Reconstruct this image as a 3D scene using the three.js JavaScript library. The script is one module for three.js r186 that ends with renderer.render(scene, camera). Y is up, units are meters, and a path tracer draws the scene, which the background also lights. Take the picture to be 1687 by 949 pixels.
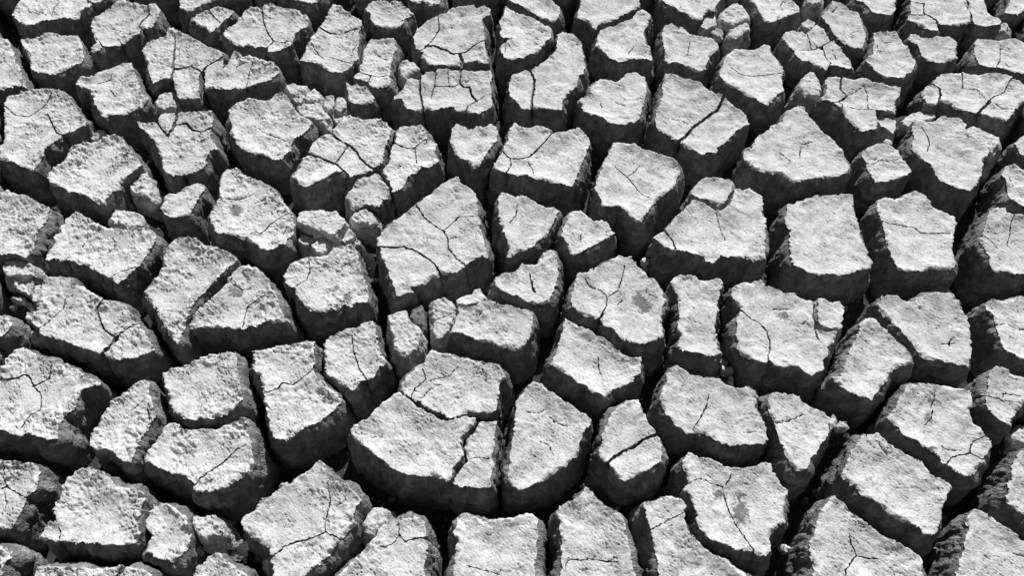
import * as THREE from 'three';
import { mergeGeometries } from 'three/addons/utils/BufferGeometryUtils.js';
import { createNoise2D, createNoise3D } from 'simplex-noise';

// ---------------------------------------------------------------- camera, sky, sun, exposure
const scene = new THREE.Scene();
const camera = new THREE.PerspectiveCamera(40, 1024 / 577, 0.05, 200);
camera.position.set(0, 1.55, 1.12614);
camera.lookAt(0, 0, 0);
camera.updateMatrixWorld();

const renderer = new THREE.WebGLRenderer({ antialias: true });
renderer.setSize(1024, 577);
renderer.toneMapping = THREE.LinearToneMapping;
renderer.toneMappingExposure = 1.1;
renderer.shadowMap.enabled = true;
renderer.shadowMap.type = THREE.PCFSoftShadowMap;

const SUN_EL = 41, SUN_AZ = 13;                       // degrees above the horizon, right of straight ahead
const rad = Math.PI / 180;
const sunDir = new THREE.Vector3(Math.cos(SUN_EL * rad) * Math.sin(SUN_AZ * rad), Math.sin(SUN_EL * rad), -Math.cos(SUN_EL * rad) * Math.cos(SUN_AZ * rad));
{
  // clear neutral sky (the photograph is black and white)
  const w = 128, h = 64, d = new Float32Array(w * h * 4);
  for (let j = 0; j < h; j++) for (let i = 0; i < w; i++) {
    const el = ((j + 0.5) / h - 0.5) * Math.PI;
    const v = el > 0 ? 0.045 + 0.50 * Math.exp(-el / 0.28) : 0.10;   // clear air: dark overhead, bright along the horizon
    d.set([v, v, v, 1], (j * w + i) * 4);
  }
  const sky = new THREE.DataTexture(d, w, h, THREE.RGBAFormat, THREE.FloatType);
  sky.mapping = THREE.EquirectangularReflectionMapping;
  sky.magFilter = THREE.LinearFilter; sky.needsUpdate = true;
  scene.background = sky; scene.environment = sky;
}
const sun = new THREE.DirectionalLight(new THREE.Color(1, 1, 1), 4.9);
sun.position.copy(sunDir).multiplyScalar(6);
sun.castShadow = true;
sun.shadow.mapSize.set(4096, 4096);
Object.assign(sun.shadow.camera, { left: -3, right: 3, top: 3, bottom: -3, near: 0.5, far: 14 });
scene.add(sun, sun.target);

// ---------------------------------------------------------------- noise
function rng(seed) { let a = seed >>> 0; return () => { a = (a + 0x6D2B79F5) >>> 0; let t = a; t = Math.imul(t ^ (t >>> 15), t | 1); t ^= t + Math.imul(t ^ (t >>> 7), t | 61); return ((t ^ (t >>> 14)) >>> 0) / 4294967296; }; }
const nA = createNoise2D(rng(11)), nB = createNoise2D(rng(23)), nC = createNoise2D(rng(37)), n3 = createNoise3D(rng(51));
const smooth = (a, b, x) => { const t = Math.min(1, Math.max(0, (x - a) / (b - a))); return t * t * (3 - 2 * t); };
function hash2(i, j) { let h = Math.imul(i, 374761393) + Math.imul(j, 668265263); h = Math.imul(h ^ (h >>> 13), 1274126177); h ^= h >>> 16; return h >>> 0; }
function lumps(x, z) {                                    // rounded grains: 0 in the seams, up to 1 on the grains
  const i0 = Math.floor(x), j0 = Math.floor(z); let f1 = 9, f2 = 9;
  for (let j = -1; j <= 1; j++) for (let i = -1; i <= 1; i++) {
    const h = hash2(i0 + i, j0 + j), px = i0 + i + (h & 1023) / 1023, pz = j0 + j + ((h >>> 10) & 1023) / 1023;
    const d = (px - x) ** 2 + (pz - z) ** 2;
    if (d < f1) { f2 = f1; f1 = d; } else if (d < f2) f2 = d;
  }
  return Math.min(1, Math.sqrt(f2) - Math.sqrt(f1));
}

// ---------------------------------------------------------------- materials
function grainTexture(seed) {                             // tiling grain, 1024 px over 0.2 m
  const N = 1024, r = rng(seed), acc = new Float32Array(N * N);
  for (const [cells, amp] of [[32, .5], [64, .8], [128, 1], [256, .8], [512, .5]]) {
    const g = new Float32Array(cells * cells); for (let i = 0; i < g.length; i++) g[i] = r() * 2 - 1;
    for (let y = 0; y < N; y++) for (let x = 0; x < N; x++) {
      const fx = x / N * cells, fy = y / N * cells, ix = fx | 0, iy = fy | 0, tx = smooth(0, 1, fx - ix), ty = smooth(0, 1, fy - iy);
      const a = g[iy * cells + ix], b = g[iy * cells + (ix + 1) % cells], c = g[((iy + 1) % cells) * cells + ix], d = g[((iy + 1) % cells) * cells + (ix + 1) % cells];
      acc[y * N + x] += amp * ((a + (b - a) * tx) * (1 - ty) + (c + (d - c) * tx) * ty);
    }
  }
  const px = new Uint8Array(N * N * 4);
  for (let i = 0; i < N * N; i++) { const v = Math.max(0, Math.min(255, 128 + acc[i] * 55)); px.set([v, v, v, 255], i * 4); }
  const t = new THREE.DataTexture(px, N, N, THREE.RGBAFormat);
  t.wrapS = t.wrapT = THREE.RepeatWrapping; t.magFilter = THREE.LinearFilter; t.minFilter = THREE.LinearMipmapLinearFilter; t.generateMipmaps = true; t.needsUpdate = true;
  return t;
}
const UV = 1 / 0.2;                                       // texture repeats per metre
const grain = grainTexture(5);
const mudMat = new THREE.MeshStandardMaterial({ vertexColors: true, roughness: 1, metalness: 0, bumpMap: grain, bumpScale: 0.0012 });
const sideMat = new THREE.MeshStandardMaterial({ vertexColors: true, roughness: 1, metalness: 0, bumpMap: grain, bumpScale: 0.0055 });
const floorMat = new THREE.MeshStandardMaterial({ vertexColors: true, roughness: 1, metalness: 0, bumpMap: grain, bumpScale: 0.0014 });

const FLOOR = -0.112, CRUST = 0.61, CORE = 0.19;          // crack floor height; base colours: bleached crust; mud inside, darkened in place of wall shade

// ---------------------------------------------------------------- traced pieces of the lake bed (outlines in mm on the ground)
const PIECES = [
['mud_plate','mud plate at the top left corner whose right tip is cut off by a crack',{},
[-1603,-1077,-1603,-1106,-1601,-1137,-1600,-1199,-1555,-1253,-1422,-1271,-1322,-1226,-1313,-1167,-1332,-1135,-1350,-1126,-1360,-1106,-1382,-1047,-1416,-1043,-1442,-1043,-1488,-1035,-1527,-1010,-1554,-1026,-1576,-1047],
[[7.6,[-1435,-1281,-1404,-1190,-1385,-1154,-1355,-1124,-1317,-1077]],[-2.1,[-1552,-1115,-1496,-1081]],[-2.1,[-1482,-1163,-1486,-1119,-1481,-1089]]],[]],
['mud_plate','lumpy four-sided mud plate with rough white left edge, below the top left corner plate',{},
[-1527,-947,-1499,-945,-1481,-965,-1445,-976,-1399,-973,-1356,-965,-1343,-949,-1317,-898,-1295,-844,-1297,-829,-1321,-810,-1336,-799,-1354,-781,-1371,-773,-1406,-784,-1426,-788,-1445,-807,-1463,-844,-1487,-890,-1508,-914],
[],[]],
['mud_plate','mud plate cut by the left frame edge, highest on that edge',{},
[-1687,-977,-1605,-961,-1578,-961,-1559,-937,-1534,-898,-1507,-844,-1481,-814,-1448,-755,-1429,-723,-1463,-737,-1470,-723,-1489,-712,-1512,-716,-1584,-719],
[],[]],
['mud_plate','mud plate near the top left with several crumbled pieces along its front edge',{},
[-1327,-1010,-1332,-1051,-1321,-1081,-1297,-1106,-1281,-1141,-1263,-1150,-1227,-1132,-1177,-1121,-1156,-1130,-1133,-1102,-1124,-1060,-1124,-1031,-1131,-998,-1151,-998,-1166,-1006,-1164,-969,-1184,-945,-1208,-921,-1238,-906,-1257,-914,-1261,-886,-1279,-879,-1293,-894,-1290,-914,-1285,-931,-1307,-969],
[[6.3,[-1181,-1145,-1167,-1085,-1179,-1051,-1178,-1014,-1154,-989,-1115,-929]],[-2.5,[-1276,-1018,-1236,-1002,-1208,-1010,-1180,-1018]],[4.5,[-1284,-945,-1253,-898,-1224,-859]],[3.0,[-1223,-949,-1186,-898,-1162,-867]]],[]],
['mud_plate','long mud plate in the upper left broken by a T-shaped set of dark cracks',{},
[-1129,-879,-1123,-914,-1095,-945,-1074,-963,-1080,-989,-1066,-999,-1042,-977,-1002,-955,-961,-929,-936,-906,-895,-886,-880,-871,-879,-848,-876,-840,-874,-825,-859,-840,-857,-873,-845,-882,-814,-861,-804,-871,-774,-859,-728,-844,-703,-814,-697,-795,-706,-777,-717,-759,-743,-741,-765,-731,-787,-723,-817,-712,-840,-708,-857,-719,-899,-719,-909,-673,-967,-670,-991,-719,-1009,-755,-1033,-757,-1056,-735,-1078,-770,-1101,-829],
[[7.0,[-1053,-973,-1038,-898,-1025,-829,-1012,-770,-991,-712,-960,-642]],[5.8,[-1022,-816,-994,-820,-971,-825,-943,-810,-929,-799]],[7.7,[-930,-803,-923,-825,-902,-844,-872,-859]],[18.3,[-930,-795,-922,-755,-906,-698,-880,-635]],[6.8,[-871,-810,-861,-829,-857,-867]],[-2.0,[-784,-844,-792,-799,-785,-726]]],[]],
['mud_chunk','small rounded mud chunk wedged in the crack below the T-cracked upper left plate',{y:-0.012,r:0.0084},
[-1053,-687,-1045,-719,-1025,-733,-1001,-733,-988,-719,-973,-677,-980,-649,-1002,-645,-1023,-652,-1044,-670],
[],[]],
['mud_plate','diamond-shaped mud plate with a ragged left corner, right of the curved-cracked left plate',{},
[-1287,-737,-1294,-766,-1281,-777,-1246,-773,-1230,-799,-1208,-807,-1194,-825,-1174,-838,-1153,-833,-1134,-799,-1103,-741,-1078,-691,-1051,-670,-1060,-652,-1065,-635,-1084,-622,-1105,-598,-1128,-598,-1152,-601,-1166,-588,-1181,-615,-1212,-663,-1232,-698,-1251,-719,-1268,-723],
[[2.9,[-1229,-748,-1197,-770,-1200,-788]],[-1.4,[-1153,-677,-1142,-642]]],[]],
['mud_plate','large mud plate near the left edge with a curved hairline and a dark bent crack',{},
[-1463,-656,-1467,-677,-1446,-691,-1413,-705,-1357,-706,-1309,-701,-1280,-670,-1254,-635,-1231,-605,-1203,-575,-1194,-562,-1214,-552,-1229,-529,-1247,-522,-1256,-513,-1272,-482,-1283,-450,-1287,-429,-1289,-404,-1293,-385,-1317,-398,-1342,-408,-1373,-420,-1402,-432,-1409,-463,-1406,-485,-1424,-549,-1438,-588],
[[2.8,[-1458,-635,-1419,-605,-1387,-605,-1367,-625,-1352,-649,-1340,-691]],[5.1,[-1333,-615,-1310,-581,-1282,-539,-1253,-519,-1226,-491,-1206,-465]],[-1.4,[-1333,-615,-1335,-642,-1345,-684]]],[]],
['mud_chunk','dark little chunk sunk in the crack beside the bent-cracked left plate',{y:-0.035,r:0.006},
[-1216,-560,-1213,-586,-1189,-600,-1171,-586,-1152,-553,-1171,-540,-1194,-540],
[],[]],
['mud_plate','broad smooth mud plate on the left with a block broken from its lower right',{},
[-1242,-357,-1241,-386,-1221,-411,-1218,-441,-1209,-466,-1189,-486,-1170,-485,-1141,-504,-1104,-517,-1082,-504,-1054,-466,-1021,-429,-995,-394,-1002,-383,-1020,-363,-1033,-348,-1041,-336,-1034,-316,-1048,-303,-1054,-285,-1051,-265,-1063,-255,-1088,-268,-1113,-287,-1142,-299,-1166,-302,-1192,-322,-1215,-328],
[],[]],
['mud_chunk','wedge-shaped block broken off the broad smooth left plate',{y:-0.004,r:0.0036},
[-1027,-343,-1013,-361,-1005,-378,-989,-393,-972,-361,-957,-320,-958,-300,-976,-305,-1000,-314,-1016,-320],
[],[]],
['mud_chunk','low triangular mud piece between the broad smooth left plate and the crumbly plate below',{y:-0.025,r:0.0036},
[-1055,-229,-1054,-253,-1046,-277,-1017,-270,-981,-262,-966,-248,-966,-226,-975,-212,-999,-207,-1018,-218,-1036,-220],
[],[]],
['mud_plate','mud plate in the upper left with a V-shaped dark notch in its top edge',{},
[-1056,-565,-1032,-565,-1002,-571,-1000,-598,-986,-615,-963,-615,-952,-612,-907,-615,-857,-616,-844,-568,-842,-529,-842,-517,-827,-491,-811,-469,-807,-460,-826,-457,-834,-435,-828,-404,-836,-386,-867,-369,-895,-360,-922,-366,-937,-380,-956,-429,-984,-485,-1010,-517,-1039,-543,-1053,-559],
[[5.5,[-1010,-578,-981,-542,-963,-519]],[9.0,[-964,-521,-957,-548,-956,-588,-961,-622]],[7.7,[-954,-569,-925,-575,-902,-552,-872,-542,-838,-550]],[-1.3,[-926,-504,-905,-435]]],[]],
['mud_plate','small bright mud plate left of the dark-spotted round-topped plate',{},
[-910,-251,-908,-293,-902,-304,-873,-322,-851,-336,-835,-342,-819,-336,-817,-310,-822,-287,-830,-248,-833,-229,-858,-226,-874,-223,-887,-226,-902,-237],
[],[]],
['mud_plate','mud plate at the top edge above the small arched piece, left of centre',{},
[-1070,-1106,-1084,-1154,-1096,-1226,-999,-1253,-886,-1226,-868,-1190,-912,-1172,-953,-1167,-982,-1152,-1012,-1124,-1031,-1095,-1052,-1098],
[],[]],
['mud_plate','small arched mud piece with one short crack, close to the top edge on the left',{y:-0.01},
[-1032,-1065,-1019,-1095,-987,-1118,-961,-1141,-936,-1136,-903,-1112,-905,-1099,-922,-1057,-941,-1003,-950,-997,-976,-1024,-1007,-1044],
[[3.7,[-989,-1125,-967,-1095,-946,-1074,-935,-1057]]],[]],
['mud_plate','wide mud plate near the top whose crack forks around a small front piece',{},
[-905,-973,-897,-1002,-875,-1043,-860,-1094,-844,-1119,-806,-1111,-798,-1124,-779,-1132,-760,-1115,-716,-1098,-684,-1094,-654,-1064,-642,-1035,-649,-1002,-667,-985,-676,-961,-679,-937,-681,-914,-693,-898,-720,-882,-747,-886,-753,-902,-782,-902,-814,-914,-828,-910,-857,-929,-880,-941],
[[4.7,[-810,-1128,-794,-1051,-769,-994,-745,-953,-752,-914,-748,-859]],[3.0,[-744,-952,-715,-941,-674,-932]]],[]],
['mud_plate','mud plate cut by the top edge above the fork-cracked wide plate',{},
[-785,-1226,-759,-1172,-715,-1154,-675,-1137,-648,-1130,-633,-1150,-624,-1163,-612,-1190,-619,-1244,-733,-1271],
[],[]],
['mud_plate','mud plate near the top split crosswise by a dark crack, its front half larger',{},
[-645,-848,-641,-875,-628,-929,-628,-969,-615,-989,-611,-1014,-602,-1043,-591,-1077,-589,-1119,-582,-1141,-553,-1119,-523,-1085,-499,-1060,-477,-1043,-474,-1010,-478,-985,-472,-929,-475,-890,-466,-852,-474,-831,-481,-810,-492,-790,-510,-784,-535,-786,-550,-795,-572,-814,-599,-829,-627,-840],
[[7.1,[-618,-1016,-577,-994,-541,-989,-507,-998,-468,-1012]],[3.0,[-621,-929,-592,-882,-572,-863]],[3.4,[-561,-871,-519,-852,-476,-820]]],[]],
['mud_plate','narrow mud plate near the top whose two front pieces are cracked loose',{},
[-459,-814,-455,-844,-459,-886,-448,-921,-440,-957,-412,-952,-382,-957,-367,-957,-361,-921,-356,-914,-362,-867,-367,-821,-367,-788,-360,-770,-367,-741,-385,-730,-408,-726,-421,-737,-426,-755,-446,-762,-470,-770,-474,-777,-459,-799],
[[4.3,[-465,-803,-434,-792,-422,-784,-362,-790]],[2.9,[-422,-784,-427,-741]],[-2.0,[-433,-914,-404,-879,-373,-856]],[3.5,[-360,-902,-365,-821,-366,-784]]],[]],
['mud_chunk','rounded stone-like chunk left of the plate in seven pieces near the top',{y:-0.01,r:0.0108},
[-347,-834,-339,-872,-325,-880,-302,-868,-283,-842,-272,-823,-289,-819,-303,-812,-311,-789,-325,-782,-338,-800],
[],[]],
['mud_plate','small lumpy rounded mud plate near the top edge left of centre',{},
[-471,-1098,-465,-1119,-447,-1141,-421,-1145,-399,-1137,-379,-1147,-357,-1128,-334,-1102,-314,-1081,-326,-1064,-340,-1051,-345,-1018,-351,-1002,-372,-1002,-389,-995,-402,-1006,-431,-1010,-449,-1043,-449,-1064],
[],[]],
['mud_plate','mud plate cut by the top edge, above the broken arched plate',{},
[-347,-1244,-336,-1172,-328,-1159,-311,-1150,-291,-1163,-269,-1137,-248,-1141,-233,-1159,-240,-1244],
[],[]],
['mud_plate','arched mud plate left of the top centre crack with two rectangular front pieces',{},
[-307,-961,-296,-1002,-277,-1031,-243,-1051,-233,-1066,-208,-1077,-204,-1094,-173,-1106,-127,-1115,-116,-1106,-85,-1106,-69,-1089,-71,-1060,-92,-1047,-96,-1031,-89,-1002,-84,-937,-85,-921,-81,-882,-73,-844,-70,-825,-89,-825,-109,-833,-138,-825,-153,-829,-157,-814,-205,-815,-249,-814,-257,-833,-276,-859,-270,-879,-293,-894,-302,-929],
[[4.1,[-236,-1068,-230,-1010,-243,-969,-261,-929,-287,-875]],[9.4,[-268,-921,-236,-924,-205,-906,-179,-882]],[6.9,[-179,-885,-140,-898,-111,-921,-77,-937]],[10.8,[-160,-886,-151,-844,-146,-795]]],[]],
['mud_plate','mud plate left of the top centre crack broken into seven pieces',{},
[-341,-680,-318,-712,-311,-748,-298,-759,-271,-748,-268,-777,-252,-788,-233,-788,-226,-792,-224,-799,-185,-799,-156,-795,-137,-795,-108,-792,-89,-799,-62,-795,-59,-762,-64,-741,-61,-698,-58,-670,-55,-635,-76,-622,-96,-605,-122,-615,-135,-618,-149,-612,-161,-618,-168,-635,-187,-635,-201,-632,-214,-618,-228,-622,-247,-635,-257,-615,-274,-622,-302,-625,-307,-635,-319,-670,-333,-670,-340,-663],
[[6.7,[-272,-766,-271,-712,-261,-663,-253,-615,-247,-562]],[3.4,[-225,-803,-230,-741,-237,-691]],[3.8,[-230,-739,-192,-737,-168,-737,-155,-755,-151,-803]],[7.2,[-155,-755,-144,-737,-125,-733,-120,-705,-102,-670]],[3.7,[-107,-670,-86,-684,-54,-696]],[3.7,[-105,-670,-127,-649,-132,-622,-130,-588]],[-1.9,[-192,-795,-187,-741]]],[]],
['mud_plate','thin curved mud plate cut by the top edge just right of the centre crack',{},
[-15,-1226,-10,-1154,14,-1137,45,-1111,70,-1085,95,-1060,121,-1047,138,-1043,149,-1060,156,-1094,151,-1124,129,-1150,108,-1167,104,-1226],
[],[]],
['mud_plate','half-round mud plate with a left notch, right of the top centre crack',{},
[-40,-1031,-25,-1068,-23,-1111,3,-1094,39,-1068,80,-1039,100,-1018,122,-1018,124,-989,121,-953,97,-914,77,-879,52,-871,32,-856,13,-859,-2,-852,-22,-852,-32,-882,-39,-914,-12,-937,-2,-949,-27,-949,-37,-961,-35,-1002],
[],[]],
['mud_plate','boot-shaped tall mud plate split by one vertical crack, right of the top centre crack',{},
[-9,-719,-7,-741,-2,-770,12,-784,37,-803,53,-799,71,-814,95,-837,116,-867,136,-898,140,-945,144,-989,160,-998,174,-981,189,-977,208,-949,217,-929,215,-898,221,-867,221,-814,214,-784,202,-777,198,-755,192,-726,177,-712,170,-705,158,-687,147,-663,143,-618,127,-618,104,-628,81,-632,58,-635,49,-628,30,-628,17,-652,3,-670,-7,-691],
[[7.7,[51,-814,67,-762,64,-719,59,-684,56,-628,48,-581]]],[]],
['mud_plate','mud plate cut by the top edge above the rough squarish plate right of centre',{},
[208,-1060,215,-1102,223,-1137,230,-1244,393,-1244,408,-1172,418,-1137,411,-1119,385,-1098,341,-1064,304,-1043,277,-1031,266,-1010,256,-1018,243,-1043,222,-1051],
[],[]],
['mud_plate','rough squarish mud plate with a pointed top right, upper right of centre',{},
[258,-925,268,-969,280,-998,302,-1012,333,-1020,355,-1039,382,-1056,400,-1089,423,-1115,446,-1081,437,-1043,418,-1010,414,-969,414,-921,423,-906,425,-859,423,-840,408,-852,383,-856,359,-852,339,-844,321,-837,310,-848,291,-867,274,-898],
[],[]],
['mud_plate','mud plate with a sloping ragged back edge, right of the boot-shaped plate',{},
[196,-666,201,-677,217,-680,230,-698,231,-719,245,-751,265,-766,294,-762,312,-755,332,-770,341,-784,368,-792,397,-773,397,-748,392,-698,383,-656,372,-628,367,-601,353,-575,334,-568,318,-562,297,-565,271,-575,254,-591,236,-601,213,-608,203,-628],
[[-2.3,[303,-663,328,-656]],[-1.4,[327,-649,301,-608]]],[]],
['mud_plate','mud plate with a rounded top left corner below the cluster of small stones',{},
[472,-989,483,-1018,507,-1031,521,-1018,536,-1018,557,-985,560,-973,591,-973,619,-961,637,-945,642,-929,633,-906,612,-882,592,-844,582,-807,566,-799,544,-810,521,-825,494,-837,471,-833,466,-852,470,-906,467,-945],
[[-1.5,[554,-945,538,-879]]],[]],
['mud_plate','mud plate cut by the top edge left of the cluster of small stones',{},
[482,-1226,490,-1154,513,-1124,540,-1094,564,-1077,587,-1056,607,-1056,617,-1085,635,-1106,653,-1102,659,-1128,678,-1150,692,-1172,706,-1226],
[],[]],
['mud_chip','flat broken chip leaning against the top edge plate at the stone cluster',{y:-0.012},
[599,-1051,613,-1060,623,-1094,643,-1111,659,-1113,658,-1085,655,-1047,638,-1039,615,-1022],
[],[]],
['mud_chip','tiny flat chip at the lower end of the stone cluster',{y:-0.02},
[632,-1025,655,-1042,680,-1033,670,-1000,650,-1004],
[],[]],
['mud_chunk','brightest angular chunk of the stone cluster near the top edge',{y:0.004,r:0.006},
[665,-1071,687,-1109,713,-1144,738,-1155,752,-1131,758,-1105,762,-1071,734,-1054,703,-1033,682,-1046],
[],[]],
['mud_chunk','blocky chunk in front of the brightest stone near the top edge',{y:-0.006,r:0.0036},
[683,-1006,696,-1026,719,-1043,754,-1064,760,-1043,759,-1022,733,-1006,719,-981,703,-977,684,-985],
[],[]],
['mud_plate','pointed mud plate cut by the top edge right of the stone cluster',{},
[780,-1226,775,-1172,785,-1137,795,-1077,804,-1043,823,-1035,846,-1047,876,-1068,904,-1081,924,-1089,928,-1119,917,-1145,910,-1172,918,-1226],
[],[]],
['mud_plate','six-sided mud plate crossed by one horizontal crack, below the stone cluster',{},
[619,-784,631,-814,648,-859,669,-898,686,-910,725,-906,744,-906,766,-914,782,-933,798,-929,796,-890,810,-859,817,-821,816,-795,805,-777,798,-726,799,-708,778,-698,764,-677,746,-656,736,-649,719,-659,704,-677,678,-694,660,-723,638,-737,627,-755],
[[2.9,[662,-821,687,-799,710,-792,743,-792,821,-797]]],[]],
['mud_plate','mud plate in four tight pieces near the top edge on the right',{},
[836,-949,851,-973,884,-987,910,-989,923,-977,950,-1010,966,-1025,978,-998,982,-953,984,-937,1000,-941,1003,-914,1014,-879,1026,-856,1024,-829,1026,-807,1011,-807,994,-814,965,-818,955,-814,942,-799,931,-814,918,-821,903,-844,877,-837,862,-856,861,-886,853,-898,846,-921],
[[3.9,[848,-896,891,-902,928,-910,960,-921,1006,-947]],[3.0,[924,-985,924,-937,926,-907]],[3.5,[960,-921,959,-875,965,-837,939,-788]]],[]],
['mud_chip','little box-like chip behind the four-piece plate near the top edge',{y:-0.006},
[924,-1047,949,-1068,972,-1056,962,-1035,939,-1022,924,-1035],
[],[]],
['mud_plate','leaf-shaped mud plate slanting beside the four-piece plate',{},
[989,-1068,1017,-1102,1044,-1150,1063,-1141,1081,-1128,1092,-1102,1115,-1098,1120,-1060,1112,-1018,1111,-985,1103,-953,1082,-914,1062,-914,1041,-925,1027,-953,1010,-985,1005,-1026,996,-1056],
[],[]],
['mud_chunk','small block cut by the top edge above the little box-like chip',{y:-0.005,r:0.003},
[977,-1206,969,-1162,989,-1153,1018,-1166,1032,-1206],
[],[]],
['mud_plate','mud plate cut by the top edge above the bell-shaped plate on the right',{},
[1115,-1226,1123,-1172,1123,-1150,1141,-1141,1150,-1115,1153,-1085,1182,-1081,1210,-1068,1225,-1085,1240,-1111,1255,-1172,1270,-1226],
[],[]],
['mud_plate','mud plate at the top edge with a small square and quarter-round piece cracked off',{},
[1318,-1226,1301,-1150,1289,-1119,1282,-1085,1268,-1072,1261,-1060,1269,-1043,1292,-1035,1309,-1006,1320,-994,1339,-998,1359,-1026,1385,-1022,1417,-1026,1453,-1035,1479,-1119,1480,-1154,1496,-1226],
[[3.7,[1291,-1152,1329,-1156,1350,-1156,1331,-1098]],[3.6,[1264,-1077,1307,-1085,1329,-1089,1337,-1098]],[8.3,[1333,-1102,1350,-1089,1354,-1051,1347,-989]]],[]],
['mud_plate','narrow mud plate flaring to its front, at the top edge near the right corner',{},
[1507,-1226,1487,-1154,1478,-1094,1463,-1026,1481,-1020,1511,-1018,1538,-1022,1558,-1039,1556,-1060,1542,-1077,1533,-1111,1538,-1154,1558,-1226],
[],[]],
['mud_chunk','thumb-shaped chunk standing by the flaring top edge plate',{y:-0.005,r:0.0048},
[1566,-1050,1579,-1058,1590,-1054,1585,-1033,1566,-1009,1555,-1017],
[],[]],
['mud_plate','mud plate in the top right corner',{},
[1643,-1226,1624,-1145,1604,-1119,1583,-1089,1600,-1081,1620,-1078,1648,-1098,1708,-1119,1749,-1226],
[],[]],
['mud_plate','small sunken mud plate cut by the right edge, just below the top right corner',{y:-0.02},
[1661,-1088,1730,-1122,1688,-988,1634,-992],
[],[]],
['mud_plate','long mud plate cut by the right edge, second from the top, one thin crack',{},
[1436,-941,1449,-955,1480,-945,1504,-941,1537,-949,1568,-953,1584,-941,1598,-914,1628,-890,1578,-762,1534,-784,1514,-795,1489,-807,1463,-814,1439,-814,1415,-829,1413,-852,1419,-890],
[[-2.0,[1511,-914,1490,-859,1458,-814]]],[]],
['mud_plate','bell-shaped mud plate with narrow top and wide lower half, upper right',{},
[1072,-844,1090,-867,1105,-879,1121,-929,1133,-981,1161,-985,1198,-989,1206,-973,1210,-945,1216,-914,1215,-882,1222,-840,1209,-814,1193,-784,1174,-777,1159,-759,1139,-762,1122,-770,1111,-766,1097,-784,1083,-803,1078,-821],
[[-1.5,[1154,-941,1192,-952]]],[]],
['mud_plate','small lumpy mud plate with wavy back edge right of the bell-shaped plate',{},
[1228,-945,1242,-969,1259,-973,1279,-957,1302,-949,1327,-965,1344,-957,1368,-969,1379,-941,1369,-910,1367,-890,1355,-859,1335,-852,1311,-837,1287,-840,1265,-848,1252,-867,1251,-898,1248,-921],
[],[]],
['mud_chunk','upright egg-shaped chunk at the left end of the many-cracked right plate',{y:0.006,r:0.0096},
[850,-733,862,-762,878,-792,898,-806,913,-795,919,-759,914,-719,898,-691,881,-687,872,-698,855,-687,857,-705],
[],[]],
['mud_plate','mud plate with many branching cracks right of the egg-shaped chunk',{},
[927,-755,944,-766,975,-766,1014,-759,1039,-764,1065,-737,1101,-730,1138,-719,1134,-694,1119,-670,1106,-656,1093,-608,1075,-618,1053,-622,1040,-618,1037,-598,1035,-575,1026,-548,1004,-542,987,-529,975,-535,966,-552,954,-595,947,-622,926,-649,913,-656,896,-663,897,-677,913,-687,922,-712],
[[6.2,[981,-777,966,-719,981,-694,944,-659]],[-2.3,[978,-694,1011,-712,1038,-733]],[4.2,[944,-659,979,-642,1009,-632,1039,-623,1069,-615,1097,-598]],[-2.4,[1039,-730,1043,-698,1025,-632]],[3.7,[954,-652,943,-615,913,-578]],[3.3,[944,-659,905,-642,881,-615]]],[]],
['mud_chunk','small wedge hanging at the right corner of the many-cracked right plate',{y:-0.006},
[1046,-601,1065,-625,1080,-611,1100,-601,1088,-568,1074,-535,1064,-555,1051,-575],
[],[]],
['mud_chip','tiny chip in the crack above the small trapezoid plate on the right',{y:-0.01,r:0.003},
[1038,-514,1053,-527,1069,-517,1065,-504,1048,-507],
[],[]],
['mud_plate','wide mud plate on the right edge split by a deep slanting crack through its front',{},
[1202,-705,1220,-730,1245,-744,1265,-770,1291,-792,1320,-792,1352,-799,1374,-795,1406,-788,1444,-788,1493,-777,1486,-759,1504,-755,1516,-737,1493,-670,1476,-656,1447,-628,1430,-608,1407,-581,1398,-595,1373,-601,1355,-615,1328,-618,1309,-628,1292,-635,1281,-642,1269,-663,1253,-670,1239,-663,1225,-656,1208,-663],
[[7.1,[1245,-751,1265,-730,1261,-705,1243,-670,1223,-635,1228,-615]],[4.3,[1353,-807,1338,-737]],[-2.4,[1338,-737,1375,-726,1390,-677]],[3.7,[1390,-677,1417,-698,1451,-716,1486,-766]],[9.3,[1395,-675,1353,-635,1318,-588,1284,-555]],[-1.9,[1407,-670,1420,-642,1445,-635]]],[]],
['mud_chip','low thin slab lying against the back of the big shield-shaped right plate',{y:-0.02,r:0.0036},
[1122,-610,1153,-637,1191,-655,1223,-651,1235,-637,1217,-617,1185,-603,1157,-603,1135,-590],
[],[]],
['mud_plate','shield-shaped mud plate on the right narrowing to its front corner',{},
[1132,-562,1146,-579,1178,-579,1202,-582,1225,-599,1247,-595,1269,-592,1286,-569,1275,-549,1265,-520,1271,-504,1284,-488,1304,-469,1309,-454,1294,-435,1277,-417,1266,-386,1249,-357,1231,-333,1207,-307,1186,-313,1167,-322,1150,-336,1137,-342,1136,-372,1129,-404,1115,-432,1104,-454,1101,-472,1119,-510],
[[2.7,[1157,-562,1165,-536,1164,-498,1145,-463]]],[]],
['mud_chunk','smooth tongue-shaped piece against the right side of the shield-shaped plate',{y:-0.004,r:0.006},
[1280,-544,1296,-565,1315,-580,1329,-563,1350,-544,1372,-531,1369,-514,1351,-489,1327,-467,1318,-478,1296,-492,1281,-500],
[],[]],
['mud_plate','small mud plate at the right edge, upper part, beside the slanting crack',{},
[1398,-472,1396,-491,1426,-523,1467,-549,1495,-549,1447,-429,1409,-444,1394,-450],
[],[]],
['mud_plate','rough mud plate at the right edge above the cracked plate with a lit front',{},
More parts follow.
